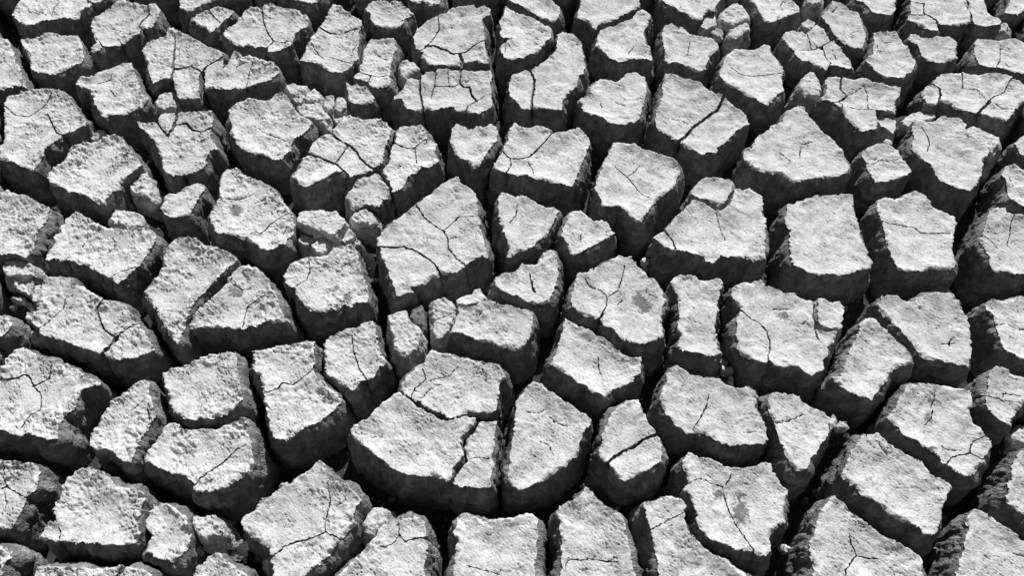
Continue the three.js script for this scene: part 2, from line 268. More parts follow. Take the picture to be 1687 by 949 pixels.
[1315,-372,1338,-404,1362,-411,1379,-398,1402,-380,1424,-369,1372,-237,1337,-256,1321,-268,1308,-287,1312,-310,1318,-339],
[],[]],
['mud_plate','mud plate at the right edge, mid height, with forked thin cracks',{},
[1219,-215,1237,-243,1261,-251,1281,-255,1281,-237,1299,-232,1314,-226,1357,-199,1297,-45,1295,-40,1254,-38,1222,-35,1198,-43,1176,-38,1170,-60,1176,-82,1178,-110,1177,-131,1172,-143,1187,-154,1196,-178],
[[2.9,[1299,-234,1279,-204,1269,-172,1247,-138]],[-1.2,[1250,-199,1231,-167]],[2.4,[1184,-156,1206,-143,1216,-120]],[-1.2,[1245,-133,1265,-87]]],[]],
['mud_plate','large triangular mud plate with a pointed top, right of centre',{},
[632,-438,639,-466,662,-472,670,-491,688,-520,724,-543,729,-559,735,-565,768,-581,784,-615,811,-635,827,-646,841,-635,850,-601,862,-562,874,-529,894,-497,905,-469,910,-435,911,-404,907,-380,885,-369,857,-360,822,-357,786,-351,763,-342,746,-342,732,-357,717,-372,693,-377,672,-380,652,-392,638,-411],
[[-2.2,[802,-494,844,-505]],[-2.2,[801,-482,790,-441]]],[]],
['mud_plate','small trapezoid mud plate between the triangular plate and the shield-shaped plate',{},
[960,-450,992,-482,1017,-491,1039,-488,1057,-475,1069,-469,1063,-447,1069,-423,1075,-383,1062,-369,1043,-363,1019,-354,995,-345,969,-345,965,-363,964,-392,964,-423],
[[-1.7,[980,-417,1012,-438,1031,-429,1058,-432]]],[]],
['mud_plate','four-sided mud plate cut in two by a long diagonal crack, upper right of centre',{},
[404,-581,418,-628,434,-670,442,-726,455,-777,482,-777,508,-759,535,-748,557,-733,573,-712,593,-691,614,-685,622,-663,637,-642,652,-622,668,-605,673,-571,655,-555,634,-542,618,-522,600,-497,568,-475,562,-452,536,-457,519,-441,506,-460,485,-472,465,-491,453,-498,442,-517,426,-533,409,-549],
[[10.3,[625,-698,594,-635,552,-601,516,-568,488,-529,440,-465]],[-1.8,[438,-601,474,-598,504,-578]]],[]],
['mud_plate','five-sided mud plate with a Y-shaped crack and pointed front, right of the centre',{},
[218,-307,222,-333,235,-372,248,-404,264,-447,280,-488,297,-499,318,-488,340,-482,356,-463,377,-457,398,-444,423,-435,439,-423,454,-398,456,-383,439,-351,432,-328,417,-307,394,-287,375,-270,365,-254,350,-232,336,-210,330,-194,318,-196,299,-210,296,-226,281,-243,269,-251,243,-243,231,-251,230,-270],
[[3.5,[276,-404,310,-369,333,-319,345,-302,365,-279]],[2.6,[313,-372,331,-386,349,-414]]],[]],
['mud_plate','wide mud plate above the centre with a curved crack cutting its back left corner',{},
[-52,-392,-41,-417,-28,-450,-11,-498,-6,-549,7,-575,25,-556,48,-543,68,-559,93,-549,109,-539,111,-526,147,-533,170,-543,186,-552,201,-533,213,-510,217,-491,206,-460,195,-423,180,-380,165,-339,158,-319,135,-330,109,-339,84,-348,58,-351,33,-363,15,-360,-10,-369,-28,-377],
[[4.9,[-33,-460,-6,-435,20,-435,47,-447,74,-479,115,-533]],[2.6,[-6,-435,-2,-411,-15,-374,-19,-339]],[-1.8,[42,-435,57,-392,58,-357]]],[]],
['mud_plate','small heart-shaped mud plate left of the curved-cracked wide plate',{},
[-172,-504,-169,-549,-157,-574,-138,-559,-119,-546,-102,-559,-74,-556,-61,-569,-45,-559,-40,-530,-42,-504,-55,-479,-72,-447,-81,-423,-93,-401,-106,-401,-120,-423,-142,-438,-156,-454,-166,-479],
[],[]],
['mud_plate','mud plate left of centre broken into four wedges by dark forked cracks',{},
[-585,-357,-580,-374,-569,-392,-572,-420,-557,-441,-556,-450,-548,-482,-524,-520,-508,-533,-498,-543,-483,-569,-479,-592,-459,-595,-426,-585,-398,-579,-388,-589,-361,-575,-343,-552,-339,-533,-342,-510,-350,-460,-352,-414,-368,-392,-375,-383,-394,-372,-419,-363,-430,-348,-443,-369,-454,-372,-471,-370,-491,-360,-506,-339,-525,-329,-541,-316,-554,-319,-570,-339],
[[7.5,[-567,-444,-523,-432,-500,-426,-477,-414,-456,-386,-435,-357,-428,-339]],[5.8,[-457,-482,-468,-447,-484,-415]],[6.8,[-515,-536,-480,-504,-453,-488,-430,-466,-414,-435,-394,-411,-364,-377]]],[]],
['mud_plate','mud plate left of the heart-shaped plate with a rounded piece cracked off its back',{},
[-326,-533,-315,-559,-287,-556,-251,-557,-238,-526,-235,-507,-216,-494,-203,-480,-214,-466,-198,-421,-219,-398,-245,-392,-256,-374,-269,-363,-284,-339,-291,-316,-305,-307,-316,-303,-322,-339,-338,-366,-350,-386,-337,-408,-334,-423,-332,-475,-322,-488],
[[4.9,[-327,-488,-295,-480,-270,-479,-258,-494,-230,-509]],[3.6,[-269,-479,-264,-447,-260,-420]]],[]],
['mud_plate','kite-shaped mud plate in front of the four-wedge plate left of centre',{},
[-437,-287,-429,-310,-419,-330,-413,-348,-388,-363,-362,-374,-342,-348,-329,-325,-324,-299,-325,-285,-337,-279,-342,-256,-354,-256,-365,-265,-382,-266,-402,-256,-414,-248],
[],[]],
['mud_chunk','rounded chunk with a dark front below the kite-shaped plate',{y:-0.006,r:0.0084},
[-425,-229,-413,-251,-399,-262,-377,-265,-356,-242,-348,-226,-360,-204,-377,-209,-397,-204,-414,-209],
[],[]],
['mud_chunk','large pale loose slab lying between plates left of centre',{y:0.02,r:0.0042,tilt:1},
[-550,-214,-545,-236,-521,-239,-493,-247,-475,-236,-451,-241,-443,-225,-428,-209,-424,-190,-435,-166,-444,-140,-458,-145,-485,-161,-511,-177,-545,-187],
[],[]],
['mud_chip','small chip just under the left end of the pale loose slab',{y:-0.006,r:0.003},
[-545,-159,-541,-177,-520,-169,-503,-164,-505,-151,-523,-138,-536,-143],
[],[]],
['mud_chunk','bright crumbly chunk in front of the pale loose slab',{y:0.002,r:0.0042},
[-504,-131,-484,-161,-462,-147,-447,-139,-442,-121,-454,-116,-468,-100,-488,-103,-498,-116],
[],[]],
['mud_chip','flat grey chip right of the pale loose slab',{y:-0.01},
[-443,-173,-424,-186,-403,-181,-396,-170,-409,-159,-424,-149,-435,-159],
[],[]],
['mud_chip','darker chip lowest of those right of the pale loose slab',{y:-0.02,r:0.003},
[-418,-152,-399,-170,-388,-160,-389,-147,-409,-147],
[],[]],
['mud_chip','narrow chip touching the right tip of the pale loose slab',{y:-0.01,r:0.0024},
[-437,-186,-427,-210,-411,-191,-416,-183],
[],[]],
['mud_chunk','leftmost rounded lump of the stone cluster left of the top centre',{y:-0.012,r:0.0072},
[-676,-741,-671,-762,-645,-770,-616,-766,-612,-741,-628,-719,-656,-715],
[],[]],
['mud_chip','thin left chip in the stone cluster left of the top centre',{y:-0.01,r:0.0024},
[-652,-695,-640,-710,-615,-717,-611,-706,-621,-681,-635,-678],
[],[]],
['mud_chunk','five-cornered chunk at the back of the stone cluster left of the top centre',{y:-0.006,r:0.003},
[-610,-712,-600,-733,-587,-741,-570,-726,-564,-698,-573,-680,-597,-678,-606,-692],
[],[]],
['mud_chunk','largest chunk of the stone cluster left of the top centre',{y:-0.006,r:0.0036},
[-626,-656,-613,-666,-563,-673,-555,-656,-534,-635,-524,-611,-531,-575,-545,-581,-572,-605,-601,-615,-618,-635],
[],[]],
['mud_chunk','left half of the split round stone left of the top centre',{y:-0.004,r:0.0048},
[-550,-667,-550,-699,-534,-706,-522,-702,-520,-667,-518,-640,-534,-636,-545,-647],
[],[]],
['mud_chunk','right half of the split round stone left of the top centre',{y:-0.004,r:0.0048},
[-517,-699,-501,-702,-486,-685,-483,-654,-497,-636,-514,-640],
[],[]],
['mud_chunk','frontmost triangular chunk of the stone cluster left of the top centre',{y:-0.02,r:0.0048},
[-531,-644,-506,-648,-486,-637,-484,-624,-496,-603,-509,-600],
[],[]],
['mud_plate','tiny ragged mud plate right of the split round stone',{},
[-497,-751,-476,-737,-457,-737,-425,-723,-418,-705,-402,-691,-403,-670,-420,-659,-438,-656,-457,-656,-475,-670,-482,-712],
[],[]],
['mud_plate','large lumpy mud plate on the upper left with one thin slanting crack',{},
[-810,-628,-795,-649,-776,-670,-758,-673,-733,-663,-707,-673,-691,-691,-668,-696,-650,-670,-631,-635,-608,-608,-577,-585,-564,-575,-572,-555,-575,-543,-589,-520,-605,-504,-610,-482,-608,-466,-619,-441,-627,-423,-644,-420,-668,-435,-688,-447,-715,-450,-742,-463,-756,-479,-772,-504,-789,-530,-793,-562,-804,-589],
[[-2.3,[-721,-562,-692,-539,-658,-526,-632,-504]]],[]],
['mud_plate','large round-topped mud plate with a dark grey spot, left of the pale loose slab',{},
[-775,-372,-768,-389,-745,-394,-726,-374,-698,-360,-669,-345,-639,-322,-618,-299,-591,-265,-570,-237,-557,-210,-551,-183,-553,-156,-562,-135,-563,-117,-575,-120,-601,-105,-625,-107,-631,-120,-658,-135,-677,-146,-699,-154,-720,-159,-736,-156,-751,-172,-769,-199,-776,-221,-772,-248,-767,-282,-775,-328],
[[3.7,[-635,-162,-621,-196,-600,-218,-566,-238]],[2.4,[-636,-164,-649,-170,-663,-156,-671,-135]],[-2.1,[-751,-285,-717,-287,-687,-304]],[-1.3,[-687,-304,-657,-282]]],[[-735,-259,-724,-268,-708,-262,-699,-245,-706,-232,-721,-232]]],
['mud_plate','wide crumbly mud plate on the left with curling cracks at its front corner',{},
[-1151,-79,-1153,-110,-1148,-130,-1153,-162,-1142,-172,-1153,-194,-1145,-199,-1151,-223,-1131,-240,-1113,-234,-1096,-221,-1070,-204,-1051,-196,-1024,-186,-989,-178,-958,-186,-920,-180,-901,-164,-895,-141,-905,-110,-910,-84,-914,-54,-923,-57,-938,-16,-950,-4,-966,-18,-980,-25,-1002,-35,-1021,-45,-1042,-60,-1068,-67,-1095,-80,-1110,-75,-1131,-80,-1137,-74],
[[-2.0,[-1082,-183,-1076,-151,-1084,-120,-1100,-94,-1098,-64]],[-2.0,[-1003,-149,-1000,-125,-1016,-105]],[2.7,[-971,-23,-959,-47,-923,-57,-892,-33]]],[]],
['mud_plate','mud plate at the left edge, mid height, with a short horizontal crack',{},
[-1410,-282,-1349,-287,-1325,-307,-1306,-296,-1273,-287,-1251,-273,-1216,-256,-1190,-243,-1189,-215,-1189,-178,-1192,-151,-1189,-120,-1188,-94,-1194,-79,-1214,-89,-1240,-94,-1267,-92,-1274,-89,-1333,-89],
[[-2.0,[-1259,-170,-1234,-167,-1213,-159]]],[]],
['mud_chunk','rounded white piece in front of the mid-height left edge plate',{y:-0.004,r:0.0042},
[-1260,-68,-1262,-85,-1245,-93,-1216,-90,-1194,-78,-1180,-68,-1174,-46,-1186,-38,-1196,-36,-1218,-41,-1237,-38,-1252,-53],
[],[]],
['mud_chip','largest square chip of the debris heap by the left edge',{y:-0.02},
[-1227,-38,-1187,-43,-1175,-26,-1167,13,-1192,-1,-1217,-16],
[],[]],
['mud_chip','thin bar-like chip at the left of the debris heap by the left edge',{y:-0.03},
[-1229,8,-1203,4,-1185,11,-1185,20,-1213,18],
[],[]],
['mud_chip','smallest chip in the middle of the debris heap by the left edge',{y:-0.045},
[-1193,15,-1180,12,-1166,29,-1176,34],
[],[]],
['mud_chip','front square chip of the debris heap by the left edge',{y:-0.04},
[-1177,46,-1151,42,-1147,60,-1158,67,-1171,63],
[],[]],
['mud_chip','upright chip of the debris heap touching the three-part left plate',{y:-0.03},
[-1181,-28,-1165,-33,-1156,-13,-1150,20,-1164,20],
[],[]],
['mud_plate','big mud plate on the left in three parts with a wide forked crack',{},
[-1116,110,-1116,92,-1122,55,-1134,8,-1131,-11,-1115,-21,-1092,-23,-1067,-18,-1062,-6,-1038,1,-1015,13,-990,30,-967,44,-947,46,-912,62,-896,78,-876,96,-864,114,-853,128,-831,154,-809,180,-818,188,-838,195,-850,205,-872,203,-884,211,-900,207,-917,199,-933,192,-954,184,-974,180,-995,171,-1025,158,-1053,149,-1078,143,-1088,136,-1095,125],
[[4.6,[-968,41,-979,67,-964,96,-948,121,-928,136,-912,145]],[5.6,[-912,145,-901,128,-883,112,-858,108]],[10.4,[-910,145,-915,162,-927,188,-925,213]],[2.3,[-1064,27,-1061,64,-1079,96,-1094,130]]],[]],
['mud_chunk','small round stone at the left front corner of the three-part left plate',{y:-0.03,r:0.0072},
[-1139,122,-1140,104,-1127,97,-1109,117,-1105,137,-1123,135],
[],[]],
['mud_plate','small mud plate at the left edge below the debris heap',{},
[-1267,78,-1208,83,-1194,80,-1173,96,-1163,114,-1169,128,-1175,141,-1184,145,-1240,145],
[],[]],
['mud_plate','big mud plate at the left edge with crescent pieces cracked off its back',{},
[-1202,240,-1149,238,-1145,220,-1144,195,-1134,171,-1119,171,-1097,182,-1069,199,-1040,209,-1024,216,-997,220,-976,230,-953,245,-928,257,-906,269,-908,274,-929,277,-940,285,-945,305,-944,328,-954,340,-962,347,-964,363,-961,381,-957,400,-967,405,-984,404,-1008,394,-1027,389,-1037,398,-1058,389,-1073,383,-1094,383,-1143,389],
[[5.4,[-1197,253,-1151,253,-1121,255,-1099,249,-1091,240]],[3.2,[-1091,240,-1079,245,-1068,259,-1061,269]],[4.6,[-1063,269,-1045,259,-1032,251,-1034,228,-1035,205]],[2.5,[-1061,269,-1038,289,-1025,317,-1024,330,-1040,344,-1045,363,-1047,376]],[-1.4,[-1091,240,-1101,207]]],[]],
['mud_plate','left of two leaning wedge plates divided by a curved crack, left of centre',{},
[-877,25,-866,8,-858,-23,-856,-45,-854,-75,-854,-105,-846,-131,-833,-141,-808,-141,-787,-136,-768,-123,-747,-118,-720,-105,-702,-95,-678,-75,-673,-70,-691,-45,-706,-21,-726,13,-741,46,-750,74,-755,101,-758,132,-758,162,-759,173,-774,158,-797,128,-820,96,-838,69,-858,51],
[],[]],
['mud_plate','sail-shaped mud plate with a thin bent crack, left of centre',{},
[-752,121,-750,105,-745,96,-735,74,-724,55,-707,32,-692,8,-687,-21,-680,-45,-667,-57,-644,-60,-622,-50,-604,-35,-583,-6,-562,27,-548,60,-537,83,-518,105,-514,110,-533,105,-555,110,-567,105,-583,119,-589,128,-605,121,-619,128,-641,128,-657,121,-695,121,-731,123],
[[2.3,[-589,27,-609,39,-629,55,-629,83,-622,125]],[2.3,[-672,-6,-650,8,-624,3]]],[[-681,8,-671,1,-654,8,-644,20,-657,30,-674,25]]],
['mud_plate','four-sided mud plate with a rounded piece cracked off its left corner, left of centre',{},
[-556,-33,-551,-50,-539,-67,-517,-82,-503,-92,-483,-92,-463,-95,-445,-110,-427,-120,-399,-126,-389,-110,-377,-75,-361,-30,-350,-1,-340,32,-342,55,-351,55,-367,51,-381,64,-397,53,-410,71,-433,69,-451,76,-471,69,-483,64,-497,46,-516,27,-519,8,-531,6,-549,-11],
[[3.2,[-504,-100,-496,-50,-500,-23,-517,-6,-529,13]]],[[-401,22,-390,20,-384,32,-387,46,-397,41],[-436,3,-427,-4,-417,3,-425,13]]],
['mud_plate','largest mud plate left of the centre with a long branching crack and an arched crack',{},
[-340,-149,-327,-167,-305,-196,-283,-226,-260,-248,-245,-265,-231,-287,-222,-302,-201,-316,-181,-339,-169,-354,-152,-357,-148,-366,-139,-342,-121,-330,-95,-307,-89,-270,-87,-226,-82,-194,-73,-151,-66,-120,-59,-79,-73,-89,-89,-84,-101,-74,-112,-59,-127,-45,-143,-35,-166,-35,-185,-25,-196,-21,-211,-4,-229,8,-245,8,-232,25,-251,27,-273,37,-281,13,-293,-16,-304,-50,-319,-80,-328,-110,-337,-125],
[[3.8,[-253,-265,-225,-221,-199,-199,-175,-178,-162,-151,-159,-120,-137,-84,-114,-59]],[2.9,[-173,-180,-154,-204,-136,-226,-118,-223,-82,-223]],[5.6,[-335,-118,-299,-120,-275,-125,-250,-118,-225,-100,-191,-70,-178,-45,-163,-6]]],[]],
['mud_plate','rounded mud plate with one short curved crack, right of the largest central plate',{},
[-37,-248,-35,-282,-27,-306,-10,-302,11,-293,32,-287,57,-270,82,-259,107,-248,121,-237,114,-215,101,-188,88,-156,67,-141,55,-120,34,-105,18,-107,2,-94,-8,-79,-12,-89,-8,-120,-18,-162,-30,-199],
[[2.9,[13,-262,11,-232,-6,-202]]],[]],
['mud_plate','small mud plate at the very centre with a tiny vertical crack and notched back',{},
[125,-154,130,-178,144,-215,147,-234,160,-243,181,-243,193,-232,204,-207,216,-202,231,-211,244,-196,251,-178,259,-164,236,-146,215,-130,190,-115,169,-100,153,-94,142,-105,138,-125],
[[2.8,[175,-167,173,-146]]],[]],
['mud_plate','wide mud plate right of centre with a hexagonal flake at its back corner',{},
[356,-149,381,-172,399,-188,419,-215,442,-237,457,-254,472,-275,488,-268,504,-259,518,-244,538,-240,563,-254,577,-282,588,-313,609,-313,629,-319,636,-302,651,-287,654,-259,645,-232,648,-204,638,-162,633,-125,625,-79,610,-84,592,-74,578,-84,558,-84,534,-84,515,-92,505,-74,487,-64,477,-74,475,-89,460,-94,437,-100,409,-105,397,-105,383,-120,368,-130],
[[5.7,[385,-175,406,-146,406,-110,393,-69]],[-2.1,[527,-232,530,-188,538,-146]]],[]],
['mud_chip','hexagonal loose flake at the back corner of the wide plate right of centre',{y:0.006},
[468,-299,487,-328,505,-351,529,-358,555,-357,571,-348,586,-336,579,-310,565,-288,553,-265,538,-259,524,-262,509,-276,489,-282],
[],[]],
['mud_plate','square uncracked mud plate right of centre',{},
[718,-270,736,-273,750,-282,772,-287,800,-296,825,-296,859,-299,886,-304,897,-296,888,-259,887,-226,885,-183,882,-141,884,-105,888,-79,885,-62,887,-62,866,-50,846,-47,819,-35,795,-33,773,-40,752,-33,738,-38,723,-43,710,-55,695,-60,689,-80,691,-94,698,-141,708,-178,704,-199,699,-215,712,-237],
[],[]],
['mud_plate','mud plate with a humped back and one long horizontal crack, right of the square plate',{},
[947,-256,961,-285,983,-293,1004,-287,1023,-293,1048,-307,1067,-315,1082,-307,1091,-282,1094,-265,1110,-248,1131,-237,1145,-223,1139,-204,1124,-178,1108,-146,1103,-120,1099,-89,1093,-59,1096,-75,1081,-57,1060,-52,1037,-55,1016,-50,997,-40,983,-45,956,-47,944,-52,940,-69,940,-105,942,-146,945,-188,947,-226],
[[3.3,[942,-204,980,-202,1007,-196,1033,-194,1042,-178,1069,-171,1117,-168]]],[]],
['mud_plate','quarter-round mud plate with a straight right side just below the centre',{},
[-42,-13,-37,-25,-17,-35,-2,-38,14,-45,24,-65,38,-60,54,-62,70,-80,74,-95,90,-108,106,-110,111,-80,113,-40,107,-6,98,22,88,48,75,51,52,51,29,44,10,32,-13,22,-29,13,-38,3],
[[2.4,[43,-40,47,-11,60,22]]],[]],
['mud_plate','mud plate right of centre with a Y crack and a dark grey damp patch',{},
[139,51,144,18,153,-16,160,-38,182,-40,203,-55,223,-65,244,-82,265,-94,280,-85,292,-87,306,-65,323,-40,337,-25,351,-11,360,13,360,30,367,44,357,60,352,92,351,114,353,134,346,145,330,154,311,162,293,160,278,158,264,152,246,147,236,128,229,121,215,114,205,96,190,90,172,83,157,74,144,64],
[[3.6,[278,-67,267,-25,255,8,232,25]],[3.5,[228,25,224,55,205,92,188,114]],[2.3,[177,-25,192,-1,214,6,227,22]]],[[290,27,303,13,313,22,322,32,326,51,333,55,320,69,308,74,301,55,292,46]]],
['mud_plate','narrow upright mud plate between the damp-patched plate and the plate with two side pieces',{},
[383,-13,396,-30,416,-33,436,-30,444,-38,452,-23,469,-18,493,-21,508,-18,508,-6,498,22,485,55,487,67,479,85,475,101,472,128,470,154,471,175,476,184,464,195,442,195,429,188,407,186,389,182,378,167,382,154,391,141,385,128,384,105,393,92,393,64,397,41,394,22],
[],[]],
['mud_plate','big mud plate below the square plate with a curved crack on its left',{},
[525,18,540,-1,557,-11,572,-9,604,-16,609,-1,623,6,638,13,650,27,674,22,688,30,701,39,715,37,715,55,704,78,701,101,699,128,697,145,704,162,717,178,711,197,699,213,695,234,679,242,662,251,650,242,638,230,621,226,606,228,592,226,576,213,568,220,554,216,534,205,518,192,512,180,516,162,512,145,520,119,523,96,535,83,540,64,531,51,524,37],
[[3.8,[532,69,558,92,578,105,591,128,593,154,587,180]],[2.2,[587,180,577,201,572,230]]],[[625,78,641,74,650,85,640,94,630,90]]],
['mud_chip','squarish side piece with a white pebble, right of the plate below the square plate',{y:0.002},
[722,61,733,33,748,33,757,42,776,43,787,52,785,70,773,93,765,120,743,120,725,116,717,102],
[],[]],
['mud_chip','small triangular side piece in front of the one with the white pebble',{},
[705,130,708,124,727,126,755,128,750,141,739,156,723,167,715,162,708,149],
[],[]],
['mud_plate','wide mud plate with a crumbly back edge below the long-cracked humped plate',{},
[861,55,873,41,890,34,902,32,914,32,925,46,947,51,966,37,991,30,1032,22,1046,25,1055,46,1059,69,1062,92,1058,128,1048,162,1036,197,1022,224,1004,222,984,218,964,211,943,209,926,205,920,180,914,162,900,145,889,119,877,96,864,74],
[[-1.5,[988,159,1018,159]]],[]],
['mud_plate','slanted mud plate with a pointed top, left of the crumbly-backed right plate',{},
[707,251,730,251,740,226,758,197,776,167,799,136,809,110,828,96,840,92,849,101,852,119,862,136,871,158,887,180,895,201,897,218,877,226,857,232,840,242,827,263,807,283,793,297,776,316,766,307,750,301,734,293,726,283,715,269],
[],[]],
['mud_plate','mud plate at the right edge with one arched hairline, below mid height',{},
[1119,55,1141,41,1158,46,1181,37,1204,34,1229,30,1270,22,1192,222,1160,209,1145,203,1131,192,1121,188,1116,162,1122,136,1128,110,1128,87,1119,69],
[[-1.5,[1119,112,1155,108,1183,121]]],[]],
['mud_plate','small rounded mud plate near the right edge crossed by a thin straight crack',{},
[1031,301,1048,273,1063,240,1077,230,1089,228,1107,236,1122,245,1143,255,1181,269,1154,301,1107,322,1097,332,1081,347,1067,355,1057,374,1049,366,1038,359,1030,344,1024,320],
[[2.5,[1027,301,1058,305,1111,320]]],[]],
['mud_chunk','dark sunken lump at the right edge below the straight-cracked rounded plate',{y:-0.03,r:0.012},
[1072,375,1094,352,1118,344,1150,352,1130,405,1081,397],
[],[]],
['mud_plate','large mud plate on the lower right with a cracked-off front right corner',{},
[807,347,825,332,842,309,866,277,892,271,914,269,934,273,958,275,981,281,1001,287,1004,297,998,317,986,336,987,359,996,372,999,393,1006,411,998,426,983,440,974,456,961,465,949,479,934,486,922,486,914,475,899,461,891,454,885,440,883,426,870,424,858,418,852,405,837,400,825,393,823,378,817,363],
[[3.1,[1008,393,974,405,960,422,956,433,934,435,915,442,893,463]],[2.0,[956,433,977,452]],[-1.8,[929,283,923,305,913,324]],[2.4,[915,328,906,347,885,365]]],[[896,340,906,334,910,340,902,355,894,351]]],
['mud_plate','large rectangular mud plate on the lower right with a rounded nub on its right corner',{},
[677,479,689,461,697,443,716,422,730,407,741,391,753,394,771,387,777,396,786,411,802,425,816,436,830,447,848,454,853,468,856,482,867,489,880,498,890,505,889,513,879,523,868,537,853,560,841,586,831,602,820,608,808,605,799,595,786,586,772,579,761,573,748,561,736,547,723,533,706,523,698,506,685,492],
[[-1.3,[764,486,779,508,792,508,825,508]],[-1.3,[786,508,754,528]]],[]],
['mud_plate','mud plate tapering to a point in front, lower right, left of the nubbed rectangular plate',{},
[557,307,561,297,580,289,597,293,614,295,628,297,629,309,643,324,658,332,674,340,683,351,680,366,668,396,656,404,641,426,619,447,609,465,596,475,587,472,577,458,570,440,566,418,562,396,563,366,561,351,555,328],
[[-1.7,[565,363,598,355,629,340]]],[]],
['mud_plate','wide mud plate right of the lower centre with a short slanting crack and scalloped front',{},
[322,309,328,285,341,265,345,245,355,228,370,222,383,234,399,243,420,251,440,257,458,257,470,271,490,283,504,283,519,277,531,291,534,301,529,320,532,340,537,363,538,385,538,404,526,413,505,415,481,418,457,418,441,413,426,402,413,396,407,389,387,387,370,389,362,381,348,370,340,351,331,344,327,328],
[[2.5,[432,293,422,324,402,355,384,381]],[-1.4,[504,353,479,366,463,383]]],[]],
['mud_plate','large mud plate at the lower right with a round dark stain and a long crack',{},
[348,511,356,499,361,482,353,465,354,447,368,433,374,433,386,442,406,443,425,454,443,465,466,468,486,466,507,459,525,454,534,458,536,475,541,489,551,506,561,515,553,527,546,547,540,570,540,579,525,589,510,602,504,618,500,636,491,649,480,646,469,636,447,636,432,633,418,625,396,621,382,611,377,602,369,592,365,576,367,560,364,537,359,523],
[[2.0,[349,503,376,491,393,487,412,498,426,503]],[2.0,[436,501,446,489,451,475]],[2.9,[429,503,432,523,434,553,441,576,453,602,468,635]]],[[446,547,459,530,470,540,473,557,465,576,450,579,443,566],[406,516,422,513,428,520,414,525],[451,520,471,515,477,520,456,525]]],
['mud_plate','small mud plate below centre split by one bold curved crack',{},
[179,433,187,418,191,389,205,363,213,340,228,326,250,313,275,309,278,328,279,344,287,351,290,370,304,385,307,400,312,418,312,436,308,454,290,465,276,475,256,482,231,496,216,486,207,472,198,461,185,447],
[[6.5,[312,391,277,402,258,415,234,426,213,440,201,454,189,472]]],[]],
['mud_plate','speckled mud plate below centre with a rounded front and a short upright crack',{},
[87,216,96,192,105,167,113,141,119,119,125,101,136,108,155,121,173,132,190,145,197,156,219,165,225,180,235,188,242,188,256,203,266,207,290,204,288,226,284,247,269,255,265,267,246,277,231,283,217,289,205,305,188,297,174,293,161,277,144,269,130,253,113,240,99,228,87,218],
[[2.9,[195,197,195,222,199,242]]],[]],
['mud_plate','tall almond-shaped mud plate in the lower centre beside the straight vertical crack',{},
[-8,468,-5,447,-1,418,4,381,6,347,9,317,20,293,34,273,47,264,63,269,80,285,97,301,114,313,131,320,141,332,158,344,169,357,163,374,150,389,144,407,136,436,119,454,98,468,74,486,54,496,35,506,15,513,-1,505,-8,493],
[[-1.7,[30,336,54,336,75,326]],[-1.7,[77,338,92,357,122,368]],[-1.7,[56,400,77,409,88,436]]],[]],
['mud_plate','mud plate in the lower centre, back part of the fan-shaped group, with hairline cracks',{},
[-247,283,-243,267,-231,245,-214,228,-197,211,-191,190,-181,178,-162,186,-136,197,-118,203,-96,205,-74,211,-45,222,-27,230,-12,245,-14,253,-26,269,-30,297,-31,320,-38,344,-50,344,-78,340,-95,340,-119,353,-132,357,-150,346,-172,336,-193,320,-215,307,-234,295],
[[2.5,[-221,307,-214,277,-191,253,-201,228]],[2.1,[-183,257,-159,249,-138,243,-121,220]],[-1.4,[-86,228,-89,265,-107,301,-149,299]]],[]],
['mud_plate','large round-fronted mud plate in the lower centre, front part of the fan-shaped group',{},
[-343,381,-337,370,-321,359,-309,359,-299,340,-281,317,-265,297,-250,289,-247,291,-222,311,-203,328,-182,340,-157,357,-132,363,-115,355,-98,349,-77,353,-80,366,-94,385,-105,396,-108,418,-100,436,-111,454,-121,468,-123,486,-124,496,-136,496,-153,486,-173,486,-196,484,-216,482,-240,472,-265,454,-282,443,-298,426,-310,418,-330,404,-340,393],
[],[]],
['mud_plate','narrow cracked-off strip at the right of the fan-shaped group in the lower centre',{},
[-73,370,-65,359,-32,357,-36,385,-37,411,-40,440,-38,458,-43,475,-45,508,-67,508,-90,506,-109,506,-119,500,-115,486,-106,465,-93,451,-95,436,-98,415,-95,396,-80,385],
[[2.3,[-100,449,-82,442,-65,440,-52,445,-35,435]]],[]],
['mud_plate','five-sided mud plate with a rounded right end, above the fan-shaped group',{},
[-143,130,-134,110,-128,87,-125,62,-104,61,-85,55,-70,42,-47,46,-24,55,6,62,29,69,44,74,49,87,47,110,43,136,32,162,20,175,8,180,-9,175,-27,171,-49,160,-75,154,-98,145,-117,136],
[],[]],
['mud_chunk','narrow upright piece cracked off the left end of the five-sided round-ended plate',{y:-0.003,r:0.0036},
[-184,126,-186,99,-192,67,-191,34,-178,27,-159,27,-143,37,-139,53,-136,76,-140,99,-149,121,-162,139,-176,148],
[[2.3,[-186,92,-160,81,-136,68]]],[]],
['mud_chip','thin sliver cracked off the back of the five-sided round-ended plate',{},
[-135,40,-124,30,-102,20,-87,3,-77,1,-69,18,-62,32,-74,39,-93,47,-108,51,-130,50],
[],[]],
['mud_chunk','bright ragged chunk wedged beside a dark stone, left of the lower centre',{y:0.004,r:0.0036},
[-294,81,-281,79,-266,72,-250,67,-244,90,-234,103,-218,110,-211,130,-211,156,-217,174,-228,182,-239,201,-256,191,-269,174,-275,148,-283,117],
[],[]],
['mud_chunk','dark rough stone behind the bright ragged chunk left of the lower centre',{y:-0.02,r:0.0072,c:0.3},
[-246,78,-244,46,-234,32,-218,34,-206,65,-203,92,-209,115,-218,97,-233,88],
[],[]],
['mud_plate','mud plate left of the fan-shaped group with one vertical crack and peaked back corner',{},
[-431,162,-423,145,-402,132,-374,119,-355,119,-344,105,-327,101,-316,119,-312,145,-301,180,-288,205,-279,216,-296,226,-302,247,-318,259,-339,263,-342,283,-347,291,-362,277,-378,269,-393,257,-413,245,-420,216],
